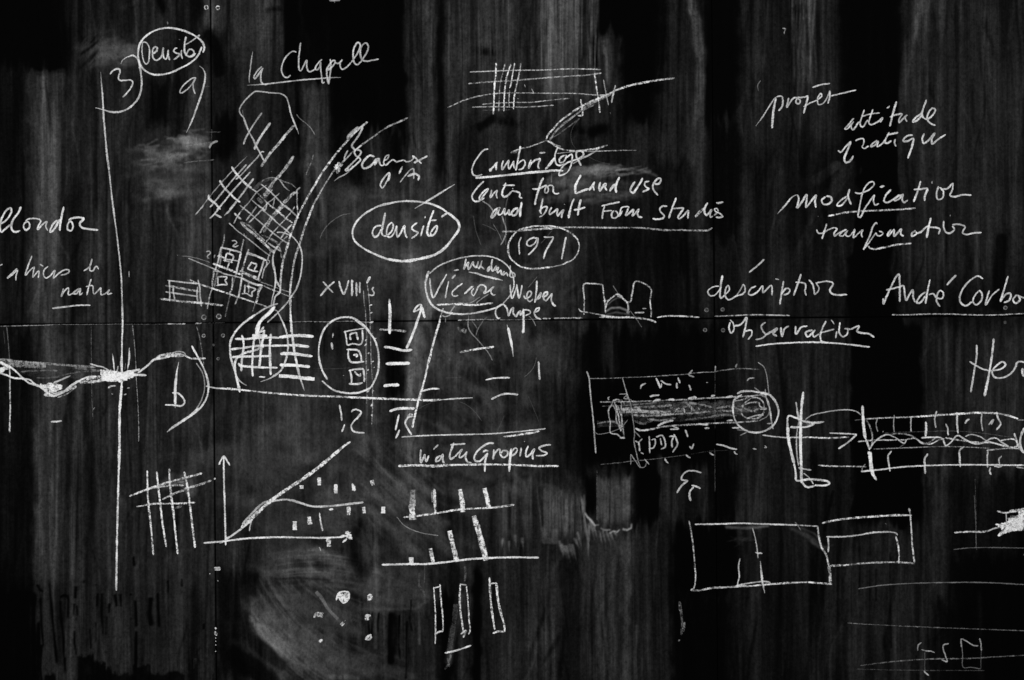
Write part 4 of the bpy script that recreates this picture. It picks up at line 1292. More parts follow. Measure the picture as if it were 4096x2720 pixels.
7 0.64 - 1112 1214 1066 1231 1018 1262 977 1292 952 1315 936 1330
9 0.72 - 1023 1258 982 1286 954 1312 934 1340 922 1368 920 1396 923 1429 934 1465 946 1506 954 1544
12 0.74 - 944 1500 954 1544 960 1569
9 0.72 t 1033 1345 1041 1373 1036 1393 1013 1403 982 1411 954 1426 941 1447 940 1475 946 1506 959 1523 977 1537 987 1541
8 0.7 t 1110 1245 1125 1276 1140 1309 1148 1340 1152 1373 1150 1409 1140 1449 1122 1483 1097 1503 1074 1516 1043 1527
11 0.74 t 1161 1230 1164 1281 1168 1327 1173 1370 1178 1409 1186 1449 1196 1495 1207 1531 1218 1562
S arrow
14 0.78 - 1097 1230 1074 1256 1048 1278 1036 1296 1031 1319 1025 1340
14 0.78 - 1009 1340 1033 1342 1069 1344
12 0.72 - 1008 1349 1038 1347
8 0.7 - 1023 1340 1038 1328 1056 1307
8 0.7 - 1031 1342 1038 1331 1061 1321
S grid_line
10 0.76 - 940 1355 982 1356 1033 1352 1084 1350 1120 1351
9 0.74 - 923 1397 969 1392 1033 1383 1084 1382
11 0.78 - 1084 1383 1135 1382 1186 1381 1212 1384 1237 1387
10 0.76 - 927 1428 982 1426 1033 1425 1079 1424
10 0.76 - 954 1452 959 1461 992 1466 1033 1469 1110 1471
10 0.74 - 967 1340 974 1368 974 1396 968 1434 965 1485
10 0.76 - 1018 1350 1013 1383 1010 1434 1009 1472 1011 1506
10 0.74 - 1056 1319 1053 1352 1046 1383 1041 1434 1036 1472
12 0.76 - 1048 1373 1053 1391
11 0.76 - 1084 1335 1080 1373 1080 1434 1083 1500
S bold_bar
14 0.82 - 1117 1349 1148 1345 1199 1342 1255 1346
S bold_bar
14 0.82 - 1121 1415 1161 1414 1212 1420 1250 1425
S bold_bar
14 0.82 - 1119 1460 1173 1461 1240 1467
S bold_bar
16 0.82 - 1116 1503 1161 1506 1212 1512 1258 1516
S bold_bar
7 0.74 - 1036 1507 1061 1508
P chalk_line|long horizontal chalk line from the letter b across to the lower middle
8 0.7 d 880 1553 944 1557 1008 1564 1084 1572 1161 1578 1237 1583 1314 1585 1390 1588 1480 1592
7 0.7 - 823 1544 861 1552 903 1555
9 0.76 d 1400 1589 1499 1593 1599 1597 1665 1599 1715 1601 1765 1599
7 0.74 t 1765 1599 1831 1594 1891 1591
P chalk_sketch|upright chalk oval holding three small squares under the Roman numeral
7 0.6 - 1333 1332 1330 1350
10 0.66 - 1326 1370 1330 1398
9 0.5 - 1372 1502 1376 1502
S ring
8 0.7 - 1310 1518 1291 1485 1278 1444 1275 1398 1281 1358 1293 1324 1314 1296 1344 1276 1380 1268 1411 1272 1439 1287 1464 1309 1480 1329
8 0.7 - 1288 1523 1314 1546 1339 1562 1377 1571 1416 1573 1454 1564 1480 1551
8 0.7 - 1420 1280 1460 1310 1480 1333 1499 1360 1511 1396 1515 1429 1513 1479 1499 1522 1480 1552 1453 1565 1427 1572 1400 1572
S square
7 0.72 - 1380 1322 1385 1352 1390 1379 1411 1375 1441 1378 1450 1363 1449 1319
6 0.68 - 1375 1328 1390 1324 1423 1318 1457 1313
8 0.68 - 1398 1337 1426 1329
9 0.7 - 1400 1337 1400 1350 1404 1360
9 0.7 - 1426 1329 1428 1345 1432 1360
S square
8 0.72 - 1386 1398 1411 1398 1434 1403 1444 1424 1446 1447
8 0.74 - 1393 1401 1393 1424 1403 1447 1428 1449 1457 1447
12 0.74 - 1413 1420 1428 1420 1425 1429
S square
9 0.72 - 1395 1483 1423 1477 1454 1475
9 0.72 - 1400 1483 1406 1511 1406 1534
9 0.72 - 1395 1535 1428 1536 1451 1531
9 0.72 - 1453 1475 1457 1506 1457 1528
8 0.7 - 1418 1485 1426 1495 1440 1504 1442 1493
P chalk_word|Roman numeral XVIII with a small s in chalk
6 0.64 - 1292 1126 1311 1148 1333 1171
8 0.66 - 1338 1126 1311 1149 1281 1184
9 0.66 - 1356 1124 1362 1149 1375 1176 1385 1157 1395 1121
9 0.66 - 1408 1119 1408 1149 1408 1184
9 0.66 - 1426 1129 1426 1157 1426 1185
8 0.66 - 1440 1128 1439 1149 1439 1172
8 0.6 - 1408 1120 1413 1129
10 0.7 - 1481 1106 1474 1119 1467 1133
7 0.68 - 1496 1148 1489 1156 1496 1172 1492 1181 1472 1179
P chalk_line|pair of dotted upright chalk lines with small ticks beside the upright oval
4 0.42 d 1454 1162 1457 1213 1462 1251 1464 1290 1467 1341 1464 1404 1464 1460
4 0.45 d 1469 1134 1477 1203 1480 1264 1481 1315 1483 1379 1485 1460
4 0.42 d 1465 1413 1465 1462 1466 1532 1468 1588 1466 1615
4 0.48 d 1483 1419 1487 1479 1490 1545 1490 1612 1489 1661 1487 1698
S tick
8 0.7 - 1477 1222 1489 1219
S tick
7 0.7 - 1481 1253 1490 1249
S tick
8 0.7 - 1477 1291 1494 1286
S tick
7 0.66 - 1460 1364 1468 1357
S tick
7 0.66 - 1458 1383 1467 1375
S tick
7 0.66 - 1471 1415 1478 1411
S tick
7 0.66 - 1487 1448 1495 1444
S tick
6 0.6 - 1485 1337 1490 1333
S tick
7 0.66 - 1496 1358 1505 1352
S tick
7 0.66 - 1458 1307 1467 1304
S tick
7 0.66 - 1495 1471 1499 1468
S tick
7 0.66 - 1468 1482 1475 1477
S tick
7 0.66 - 1465 1497 1468 1492
S tick
7 0.66 - 1490 1565 1496 1562
S tick
7 0.66 - 1466 1569 1478 1562
S tick
8 0.66 - 1483 1625 1490 1615
S tick
9 0.66 - 1485 1663 1490 1655
P chalk_sketch|bold chalk bars and crosses beside an arrow pointing up to an oval
S bold_bar
8 0.72 t 1557 1195 1558 1218
S bold_bar
13 0.78 - 1558 1211 1560 1239 1559 1290 1558 1336
S bold_bar
9 0.56 d 1518 1318 1551 1319 1582 1321 1625 1325
S bold_bar
11 0.78 - 1536 1388 1561 1390 1594 1398 1620 1402 1649 1399
S bold_bar
14 0.8 - 1543 1455 1592 1454 1640 1453
S bold_bar
13 0.78 - 1534 1544 1562 1540 1597 1540
S bold_bar
12 0.8 - 1558 1645 1586 1636 1612 1633 1659 1634
S bold_bar
8 0.78 - 1689 1564 1725 1555 1758 1555
S arrow
11 0.78 - 1626 1394 1643 1356 1658 1318 1671 1279 1681 1249 1684 1223
9 0.76 - 1653 1248 1663 1231 1681 1218 1689 1223
7 0.7 - 1653 1248 1668 1242 1681 1233
11 0.76 - 1684 1223 1691 1244 1699 1272
P chalk_line|long slanted chalk line running down from an oval to the figure 1,5
7 0.68 d 1773 1233 1760 1277 1747 1328 1732 1376 1722 1417 1709 1460
9 0.72 d 1761 1283 1742 1340 1728 1396 1712 1459 1692 1542 1675 1598 1662 1651 1649 1711
P chalk_word|cut off word ending ondor in chalk at the left edge
8 0.7 - 2 896 19 886 38 864 46 845 43 832 29 838 13 861 2 889 0 912 5 928 19 918 41 899
10 0.7 - 84 827 73 851 54 877 46 899 48 918 61 928 81 923
7 0.7 - 108 886 96 896 96 912 105 921 118 908 115 889 104 886 112 877 134 874 156 877 163 884 153 905 151 918 169 899 188 886 183 905 191 923
10 0.72 - 255 827 247 864 241 896 239 923
8 0.7 - 230 880 210 899 201 928 210 924 226 902 239 877
8 0.7 - 284 877 271 899 271 918 284 923 292 908 287 889 277 880 293 872 319 870 338 873
9 0.72 - 338 873 319 896 328 910 351 916 394 920
P chalk_word|faint chalk phrase with the word nature, underlined, at the left edge
S word
6 0.6 - 0 1063 10 1056
6 0.66 - 69 1073 45 1096 30 1112 48 1100 70 1081 64 1103 64 1122
6 0.66 - 128 1023 112 1065 102 1100 118 1084 137 1068 134 1087 131 1109 150 1087 156 1084 153 1112
6 0.6 - 159 1057 174 1065
6 0.66 - 193 1065 179 1077 174 1100 185 1112 201 1103 220 1081 217 1096 214 1112 236 1093 261 1079 277 1081 271 1093 242 1101
S word
6 0.64 - 335 1084 360 1065 368 1037 360 1065 360 1081 370 1084 386 1065 395 1077
S word
6 0.66 - 255 1154 245 1186 261 1160 274 1152 274 1179 287 1176 316 1154 293 1173 306 1175 322 1154 319 1179 332 1170
7 0.66 - 365 1116 354 1151 347 1181
6 0.66 - 344 1147 370 1143 373 1167 376 1176 392 1163 403 1151 405 1179 424 1173 437 1160 430 1176 449 1173
S underline
7 0.68 - 209 1233 271 1226 319 1221 362 1221
P chalk_word|number 1971 in chalk inside a circle
7 0.7 - 2085 948 2076 971 2076 997 2078 1018
7 0.7 - 2151 953 2129 952 2109 966 2109 980 2123 984 2140 971 2151 952 2149 977 2132 1002 2112 1020
7 0.68 - 2175 948 2199 949 2213 949 2199 977 2182 1008 2174 1036
7 0.7 - 2264 948 2255 991 2247 1037
S ring
7 0.66 d 2208 917 2157 904 2118 908 2078 919 2053 941 2036 969 2032 997 2039 1028 2059 1050 2087 1068 2129 1075 2171 1072 2213 1067
5 0.5 - 2213 1067 2255 1057
6 0.62 d 2250 1058 2292 1037 2311 1011 2317 983 2309 957 2283 932 2247 914 2208 905 2143 904
5 0.5 d 2095 917 2157 915 2213 910
P chalk_word|large chalk name and a smaller underlined word sharing one oval
7 0.7 - 1719 1112 1722 1148 1733 1190 1756 1151 1787 1096
7 0.7 - 1795 1124 1787 1159 1781 1193
9 0.68 - 1822 1100 1808 1114
7 0.6 - 1815 1082 1836 1079
7 0.7 - 1850 1133 1826 1151 1808 1171 1812 1183 1833 1183
7 0.7 - 1888 1145 1874 1159 1857 1176
8 0.72 - 1857 1175 1893 1144
7 0.7 - 1895 1152 1886 1171 1893 1183 1904 1168 1916 1143 1933 1140 1942 1148 1944 1159 1935 1173 1949 1168 1975 1147 1963 1165 1972 1180 1983 1179
S ring
6 0.66 - 1716 1096 1750 1067 1806 1042 1862 1028 1924 1023 1975 1030 2011 1047 2039 1075 2053 1109 2055 1148 2042 1179 2011 1216
8 0.68 - 2011 1216 1983 1231 1933 1245 1876 1255 1820 1255 1773 1246 1736 1227 1716 1201 1704 1162 1702 1129 1711 1098
11 0.7 - 1716 1084 1705 1112
S second_word
7 0.68 - 1864 1035 1860 1056 1855 1077 1865 1061 1874 1050 1871 1064 1874 1077 1888 1056 1893 1047 1893 1058 1904 1070 1913 1047 1910 1064 1916 1075 1928 1043 1924 1064 1938 1077
7 0.68 - 1961 1064 1951 1075 1951 1085 1963 1070
7 0.68 - 1970 1036 1966 1058 1970 1084 1986 1064 1980 1081 1994 1070 1989 1084 1991 1091 2003 1081 2007 1099 2017 1086 2013 1100 2025 1092 2031 1105
6 0.66 - 2041 1061 2041 1086 2041 1106 2056 1109 2060 1098 2045 1086
9 0.72 t 1875 1088 1904 1093 1933 1103 1975 1113 2011 1122
S underline
8 0.7 d 1747 1219 1773 1218 1837 1217 1890 1220 1972 1212
5 0.45 - 1904 1214 1921 1199 1955 1176
5 0.4 d 1832 1210 1876 1213 1921 1187
P chalk_scratch|thin chalk hook below the large oval
5 0.55 - 1820 1223 1806 1241 1798 1260 1781 1266 1767 1262
7 0.5 d 1843 1260 1857 1255
4 0.4 d 1782 1272 1782 1291
P chalk_word|two short chalk names stacked right of the large oval
S word
7 0.7 - 2041 1138 2042 1165 2048 1193 2056 1179 2067 1143
8 0.72 - 2067 1137 2070 1162 2076 1192 2084 1165 2088 1140
7 0.7 - 2095 1182 2101 1193 2118 1187 2126 1171 2118 1164 2109 1176 2109 1196 2118 1206 2132 1196
8 0.72 - 2148 1122 2146 1154 2143 1185 2139 1211
7 0.7 - 2140 1207 2154 1185 2163 1171 2161 1187 2151 1199
7 0.7 - 2172 1189 2188 1179 2189 1168 2179 1171 2172 1187 2182 1203 2196 1190 2209 1173
8 0.7 - 2209 1176 2205 1196 2213 1218 2224 1225
S word
7 0.7 - 2025 1224 2008 1218 1989 1230 1982 1246 1986 1266 1994 1274 2001 1272
7 0.7 - 2017 1221 2028 1235 2034 1263 2045 1238 2053 1231 2053 1252 2064 1266 2073 1252 2081 1244 2081 1260 2090 1255
10 0.72 - 2094 1235 2094 1277 2095 1330
7 0.7 - 2084 1258 2095 1241 2118 1242 2121 1252 2101 1263
7 0.7 - 2140 1249 2154 1241 2157 1231 2146 1235 2137 1252 2146 1269 2165 1277
4 0.4 - 2115 1263 2129 1277 2143 1303
P chalk_sketch|loose group of short chalk dashes right of the slanted line
S dash
8 0.7 d 1839 1409 1897 1398 1977 1387
S dash
8 0.76 t 2028 1298 2037 1340 2047 1379 2053 1426
S dash
10 0.76 - 2032 1310 2040 1346 2048 1389
S dash
10 0.74 - 2095 1280 2094 1307 2091 1333
S dash
9 0.7 - 2154 1446 2156 1479 2159 1519
S dash
7 0.72 - 1942 1520 1974 1513 2007 1511 2040 1511
S dash
8 0.72 - 1965 1597 1994 1583 2023 1575 2073 1578
P chalk_line|long thin double chalk rule above the big underlined name
6 0.68 - 1606 1748 1665 1744 1765 1740 1864 1738 1964 1735 2030 1730 2096 1724 2183 1715
8 0.7 d 2014 1747 2063 1741 2106 1734 2140 1729 2158 1724
P chalk_word|chalk figures 1,2 and 1,5 set side by side at the middle
8 0.7 - 1405 1648 1417 1638 1433 1640 1445 1648 1433 1668 1413 1688 1405 1704 1412 1724 1427 1729 1458 1732
8 0.7 - 1358 1619 1365 1657 1367 1683
7 0.7 - 1379 1697 1367 1728
S figure
8 0.72 - 1596 1658 1589 1688 1582 1721
9 0.72 - 1599 1719 1591 1736 1583 1753
9 0.7 d 1629 1671 1639 1658 1652 1660
8 0.72 - 1652 1665 1632 1671 1621 1691 1629 1711 1647 1739
P chalk_sketch|chalk landscape section with thickly chalked banks left of the letter b
S earth_fill
26 0.38 d -4 1445 38 1452 96 1458 184 1462
14 0.3 d 38 1454 115 1458 184 1464
10 0.42 d 0 1437 57 1443 134 1450 210 1456 299 1463 383 1468
60 0.14 d 46 1471 153 1479 268 1487 383 1489
8 0.3 d 84 1487 153 1482 230 1483
6 0.25 d 145 1512 214 1510 306 1489 421 1483
10 0.3 d 299 1471 364 1479 440 1487
0 0.76 F 383 1525 406 1510 398 1479 436 1479 478 1490 536 1479 551 1494 536 1510 498 1525 478 1531 421 1525
22 0.74 d 402 1489 440 1490 490 1498 536 1490
34 0.84 - 406 1510 459 1508 509 1506
16 0.8 - 471 1498 498 1500 536 1494
14 0.6 d 318 1529 364 1527 413 1521
14 0.6 d 344 1517 383 1510 421 1506
9 0.7 - 490 1494 536 1483 561 1477
10 0.7 - 498 1513 543 1500 586 1501
0 0.72 F 153 1536 214 1531 249 1538 253 1554 214 1571 180 1582 176 1563
16 0.7 d 165 1548 214 1544 249 1548
14 0.6 d 176 1579 214 1579 253 1567 306 1544
14 0.74 d 0 1479 19 1475 42 1466
22 0.68 - -4 1483 8 1479 23 1471
12 0.74 - 0 1448 23 1460 46 1471
S ground_line
8 0.74 - 0 1492 31 1502 57 1512 92 1515 119 1533 153 1544 180 1561
9 0.74 - 42 1468 69 1490 92 1513 119 1519 138 1534 165 1548 191 1571 210 1584 237 1577 264 1561 283 1544 318 1523 352 1508 387 1506
7 0.6 d 264 1556 299 1533 337 1513
7 0.6 - 214 1531 245 1519 283 1502
6 0.6 - 360 1455 383 1462 413 1469 444 1487 467 1496
5 0.5 d 230 1590 268 1575 306 1548
9 0.74 - 551 1492 574 1475 597 1456 616 1439 651 1433 681 1425
12 0.62 d 616 1439 643 1427 674 1422 704 1422 727 1424
8 0.66 d 628 1425 666 1416 689 1414 735 1420 762 1433 823 1434
6 0.55 - 689 1412 712 1406 735 1410 742 1418 727 1427
S upright_mark
6 0.7 t 450 1414 454 1448 458 1489
8 0.7 t 517 1391 517 1433 510 1481
5 0.6 - 473 1464 468 1487
4 0.4 - 503 1452 499 1479
8 0.6 - 485 1425 485 1490
S small_mark
8 0.64 - 432 1551 444 1545 463 1543
S small_mark
7 0.55 - 509 1552 519 1551
S small_mark
7 0.55 - 446 1575 452 1577
S small_mark
7 0.6 - 496 1580 505 1575
S small_mark
8 0.7 - 203 1687 230 1686 247 1683
P chalk_line|
4 0.32 - 27 1307 33 1368 38 1441 39 1510
P chalk_line|
6 0.58 d 39 1464 40 1548 41 1624 39 1701 38 1730
P chalk_line|
3 0.3 d 365 1303 365 1395 367 1510 368 1605 371 1667
P chalk_line|
5 0.5 - 371 1638 380 1630
P chalk_line|
4 0.42 d 530 1301 540 1395 545 1510 551 1605 555 1701 555 1766
P chalk_line|
4 0.4 d 786 1303 800 1357 809 1414 815 1460
P chalk_line|
4 0.2 - 15 1322 19 1376
P chalk_word|large letter b in chalk with a curved closing bracket at the left
9 0.72 t 715 1448 708 1487 702 1548 701 1632
12 0.72 - 705 1510 701 1548 701 1617
8 0.72 - 689 1571 712 1573 731 1590 739 1607 727 1623 700 1621 660 1619
S bracket
8 0.72 - 767 1383 788 1422 811 1464 829 1513 834 1548 827 1590 808 1624 781 1651
6 0.5 - 785 1452 808 1487 818 1525 817 1563 804 1605 785 1636
14 0.72 - 796 1632 769 1657 727 1686
9 0.66 t 750 1670 719 1691 689 1711 668 1728
P chalk_sketch|chalk hash grid of four uprights at the lower left
S upright_line
8 0.74 d 589 1882 590 1946 594 2014 603 2097 610 2175 614 2220
S upright_line
9 0.76 d 627 1886 633 1946 642 2024 652 2106 661 2161 665 2188
S upright_line
9 0.74 d 677 1875 679 1923 686 1992 695 2060 703 2143 711 2216
S upright_line
9 0.74 d 737 1886 750 1946 759 2014 769 2097 777 2161 780 2191
S cross_line
9 0.7 d 517 1985 590 1957 663 1932 736 1912 809 1893
S cross_line
8 0.6 d 594 1955 663 1944 736 1941
S cross_line
10 0.55 d 736 1955 791 1941 846 1921
S cross_line
9 0.66 - 855 1916 863 1913
S cross_line
9 0.58 d 649 1998 700 1973 754 1955
S cross_line
8 0.66 d 546 2027 617 2015 709 2014 782 2010
S cross_line
12 0.35 d 700 2033 727 2024
S cross_line
14 0.3 d 677 1937 727 1928 745 1937 750 1978
P chalk_sketch|chalk graph with a rising line, a level curve and arrowed axes
S axis
7 0.76 - 903 2181 900 2060 896 1923 895 1825
7 0.74 - 876 1859 885 1838 896 1825 908 1843 920 1861
8 0.76 - 814 2172 892 2165 983 2154 1098 2149 1212 2150 1303 2151 1377 2147
9 0.76 - 1363 2143 1390 2145 1409 2152
0 0.8 F 1381 2124 1402 2127 1411 2159 1390 2156
9 0.74 - 1370 2170 1388 2154
7 0.6 - 878 2172 894 2168
S trend_line
8 0.74 - 903 2159 965 2115 1011 2076
14 0.74 d 965 2111 1011 2069 1075 2010 1143 1960 1221 1909 1276 1868 1331 1822 1377 1783
9 0.7 d 1349 1809 1377 1783 1402 1767
10 0.7 - 901 2156 919 2147
9 0.58 - 969 2097 1006 2056 1056 2010 1084 2005
9 0.66 - 1084 2005 1139 1998 1166 2001 1203 2012 1249 2025 1303 2025 1386 2017 1454 2009
6 0.66 - 1008 2074 1002 2097 997 2124
7 0.7 - 1278 2051 1283 2088 1291 2124
5 0.5 - 1280 2191 1284 2204
P chalk_mark|scattered small chalk filled squares beside the graph line
S filled_square
18 0.72 d 1206 1941 1206 1955
S filled_square
18 0.78 - 1277 1910 1277 1941
S filled_square
16 0.78 - 1343 1937 1343 1973
S filled_square
16 0.78 t 1409 1934 1419 1964
S filled_square
16 0.78 - 1414 1944 1416 1962
S filled_square
17 0.7 d 1486 1921 1493 1941
S filled_square
17 0.72 d 1395 2026 1394 2060
S filled_square
15 0.72 d 1454 2028 1457 2053
S filled_square
20 0.78 - 1533 2027 1533 2053
S filled_square
20 0.78 - 1179 2085 1179 2120
S filled_square
20 0.76 d 1236 2067 1240 2097
S filled_square
9 0.76 - 1316 2038 1333 2037
S filled_square
18 0.72 d 1313 2154 1316 2186
P chalk_word|big chalk name with a thick underline at the lower middle
8 0.7 - 1684 1798 1682 1826 1684 1850 1694 1830 1699 1818 1701 1834 1705 1846 1715 1822
7 0.6 - 1733 1798 1753 1779
8 0.72 - 1765 1822 1749 1830 1743 1846 1757 1842 1771 1818 1771 1838 1775 1854
9 0.74 - 1816 1771 1804 1802 1799 1826 1802 1836 1820 1826
7 0.7 - 1801 1779 1832 1777 1862 1775
8 0.72 - 1820 1826 1836 1810 1848 1798 1840 1814 1838 1830 1856 1822 1868 1806
8 0.7 - 1868 1810 1862 1830 1869 1846 1887 1853
9 0.74 - 1976 1773 1954 1773 1923 1792 1903 1814 1897 1830 1903 1844 1919 1844 1935 1830 1951 1812
7 0.7 - 1931 1809 1941 1802 1954 1804
9 0.76 - 1951 1812 1941 1842 1939 1887
8 0.72 - 1976 1798 1972 1838
8 0.72 - 1973 1826 1984 1806 1998 1796 2002 1818 2012 1830 2028 1822 2030 1806 2014 1802 2000 1816
10 0.76 - 2045 1794 2040 1838 2037 1887
8 0.72 - 2043 1810 2061 1792 2069 1798 2061 1814 2041 1826
8 0.72 - 2085 1790 2081 1818 2079 1826
6 0.7 - 2097 1765 2099 1767
8 0.72 - 2113 1783 2103 1810 2105 1826 2121 1818 2132 1802 2138 1796 2130 1818 2132 1838
8 0.72 - 2204 1779 2180 1781 2156 1792 2168 1804 2188 1812 2180 1820 2144 1823
S underline
11 0.72 d 1593 1864 1670 1861 1733 1864 1796 1860
9 0.72 d 1796 1860 1915 1858 1994 1858 2073 1860 2152 1864 2235 1864
P chalk_sketch|upper of two chalk bar rows on a slanted line
S base_line
8 0.74 d 1614 2069 1670 2063 1757 2051 1836 2038 1895 2034 1974 2030 2057 2019
S chalk_bar
24 0.5 d 1651 1959 1651 2024
S chalk_bar
27 0.72 d 1646 2016 1652 2079
S chalk_bar
11 0.74 d 1737 1955 1739 2004 1741 2057
S chalk_bar
18 0.4 d 1731 1962 1735 2008
S chalk_bar
22 0.78 d 1839 1957 1848 2004 1852 2048
S chalk_bar
21 0.74 d 1937 1953 1949 1996 1956 2034
P chalk_sketch|lower chalk bar chart with four rising bars on a long line
S base_line
9 0.78 - 1527 2259 1638 2256 1701 2256 1796 2247 1875 2237 1974 2231 2073 2229 2156 2231
S chalk_bar
21 0.8 - 1645 2229 1646 2255
S chalk_bar
18 0.66 d 1721 2194 1733 2249
S chalk_bar
21 0.7 d 1798 2123 1812 2182 1828 2247
S chalk_bar
25 0.76 d 1895 2063 1917 2134 1935 2202 1945 2241
P chalk_mark|two rough columns of chalk blots at the bottom middle
5 0.5 - 1277 2188 1283 2203
16 0.3 - 1264 2367 1287 2393 1310 2432 1352 2477
S blot
0 0.76 F 1353 2373 1395 2369 1393 2401 1373 2411 1350 2388
8 0.78 - 1344 2401 1357 2371 1393 2369 1393 2397 1374 2411 1353 2386
S blot
22 0.72 d 1474 2378 1485 2392 1470 2393
S blot
9 0.66 d 1256 2472 1264 2454 1294 2453
16 0.6 d 1260 2462 1291 2462
9 0.62 d 1283 2470 1292 2462
S blot
14 0.7 - 1460 2464 1483 2462
15 0.66 d 1460 2477 1477 2474
S blot
18 0.66 d 1365 2491 1374 2500
5 0.5 - 1378 2485 1382 2481
S blot
14 0.66 d 1462 2552 1485 2538
9 0.68 - 1460 2556 1481 2556 1485 2542
S blot
14 0.66 d 1277 2569 1289 2557
P chalk_sketch|three tall narrow chalk rectangles at the bottom middle
S rectangle
6 0.74 d 1735 2348 1739 2409 1742 2466 1742 2523 1740 2576
6 0.72 - 1735 2352 1761 2345
6 0.74 d 1760 2336 1765 2409 1771 2466 1772 2523
7 0.72 - 1742 2536 1756 2527 1773 2525
S rectangle
6 0.72 - 1840 2336 1866 2341
8 0.72 d 1841 2338 1839 2409 1845 2470 1853 2523
6 0.72 d 1866 2342 1872 2409 1876 2477 1880 2523 1874 2538
9 0.68 d 1843 2536 1864 2523 1853 2550
S rectangle
9 0.74 d 1958 2310 1960 2363 1967 2439 1979 2519
7 0.68 - 1958 2336 1986 2331
9 0.74 d 1986 2331 1990 2386 2002 2447 2017 2500 2019 2527
8 0.72 d 1971 2533 1994 2525 2017 2528
S underline
8 0.74 - 1779 2612 1828 2601 1866 2588 1885 2581
P chalk_sketch|small chalk section of two blocks with a shaded gable between
6 0.58 d 2336 1259 2337 1192 2336 1137 2366 1134 2412 1139
6 0.6 d 2411 1139 2414 1172 2419 1203 2422 1253
6 0.6 d 2412 1203 2437 1202
7 0.62 d 2422 1233 2430 1208 2452 1187 2473 1176 2493 1195 2511 1215 2513 1243
6 0.58 d 2508 1208 2521 1207 2529 1172 2539 1129 2554 1126 2585 1139 2605 1159 2600 1203 2605 1243 2604 1269
4 0.35 - 2452 1142 2473 1175
3 0.35 - 2521 1243 2544 1274 2567 1309
5 0.55 d 2315 1233 2320 1243 2361 1251 2402 1259 2468 1269 2519 1266
7 0.6 d 2402 1264 2468 1269 2544 1271 2605 1281 2625 1290
7 0.6 - 2539 1251 2577 1250
6 0.55 - 2569 1234 2585 1234
14 0.5 - 2468 1180 2491 1190
14 0.4 - 2508 1243 2516 1253
P chalk_line|broken chalk line drawn along the horizontal seam between the panels at the right
6 0.6 d 2628 1270 2666 1264 2732 1265 2798 1269
5 0.5 d 2651 1266 2676 1263 2747 1264
5 0.5 d 2859 1265 2910 1263 2971 1261
5 0.58 d 2971 1260 3037 1259 3113 1261 3159 1262
6 0.5 d 2300 1272 2330 1272
5 0.6 d 2397 1269 2468 1271 2519 1269
P chalk_word|word description in chalk on the right half
6 0.66 - 2877 1144 2849 1149 2831 1165 2839 1182 2859 1180 2882 1154
9 0.68 - 2890 1101 2883 1142 2880 1182 2884 1195
7 0.66 - 2884 1195 2902 1177 2918 1157 2912 1142 2902 1157 2902 1187 2915 1199 2940 1187 2956 1180
7 0.64 - 2972 1136 2980 1149 2979 1167 2967 1178 2953 1181
5 0.56 - 2941 1186 2958 1165 2972 1137
7 0.66 - 3024 1144 3004 1154 2994 1175 3006 1180 3027 1170 3050 1144 3052 1170 3062 1162 3085 1142 3088 1182
6 0.62 - 3101 1115 3116 1119
8 0.68 - 3134 1124 3126 1172 3119 1218
7 0.66 - 3126 1177 3144 1154 3159 1157 3154 1172 3134 1180
9 0.68 - 3204 1096 3189 1142 3174 1182
7 0.66 - 3182 1129 3210 1131 3222 1137 3220 1167 3225 1182
7 0.66 - 3235 1119 3250 1137 3256 1162 3258 1177 3276 1157 3263 1129
8 0.66 - 3266 1131 3311 1125 3332 1134 3319 1162 3329 1175 3352 1180 3388 1178
P chalk_word|word observation in chalk under the seam, underlined
7 0.66 - 2920 1289 2916 1314 2925 1332 2935 1320 2933 1294 2920 1279
8 0.66 - 2933 1304 2961 1299 2986 1271 2981 1309 2971 1350
7 0.66 - 2979 1325 3006 1322 3006 1340 2991 1358
7 0.66 - 3062 1289 3045 1304 3052 1325 3062 1340 3047 1353 3022 1358
9 0.66 - 3062 1340 3093 1322 3108 1314 3093 1335 3108 1345
9 0.68 - 3123 1309 3128 1345 3139 1314 3156 1304
8 0.66 - 3182 1304 3184 1335 3205 1309 3230 1304
10 0.68 - 3250 1320 3222 1330 3230 1347 3261 1320
7 0.66 - 3250 1325 3256 1347 3276 1335
7 0.68 - 3304 1284 3289 1314 3281 1345 3286 1365 3311 1371
6 0.62 - 3278 1332 3337 1317
5 0.6 - 3324 1279 3337 1297
7 0.66 - 3347 1325 3342 1353
7 0.66 - 3360 1289 3357 1330 3370 1347 3388 1337 3390 1317 3378 1314 3403 1317
8 0.68 - 3403 1317 3436 1304 3428 1325 3449 1332 3474 1335 3497 1350
S underline
7 0.7 - 3022 1385 3088 1376 3189 1370 3266 1369 3367 1375 3479 1388
P chalk_line|single slanted chalk stroke above the word description
7 0.6 - 2996 1090 3027 1065 3057 1037
P chalk_word|word projet in chalk at the upper right
6 0.64 t 3023 504 3050 468 3084 414 3103 389 3113 385
9 0.66 - 3104 391 3094 441 3088 513
7 0.64 - 3107 387 3126 385 3132 406 3124 433 3113 443
7 0.64 - 3155 391 3147 429 3165 402 3176 391 3188 391
7 0.64 - 3188 391 3184 410 3195 416 3201 402 3188 391 3214 389 3233 383
8 0.64 - 3232 385 3224 418 3214 454
6 0.62 - 3214 427 3237 414 3268 401
6 0.62 - 3268 401 3287 383 3283 374 3270 395 3274 418 3291 414 3306 395 3320 362
8 0.64 - 3320 364 3318 391 3311 414
6 0.64 - 3323 384 3364 374 3425 360
7 0.62 - 3249 350 3283 339 3320 334
4 0.35 - 3042 322 3031 341 3034 364
P chalk_word|chalk words attitude pratique on two lines at the upper right
S word
7 0.66 - 3415 473 3398 494 3379 517 3390 515 3413 487 3404 506 3411 519 3436 487
7 0.66 - 3457 439 3446 471 3440 498 3450 508 3471 479
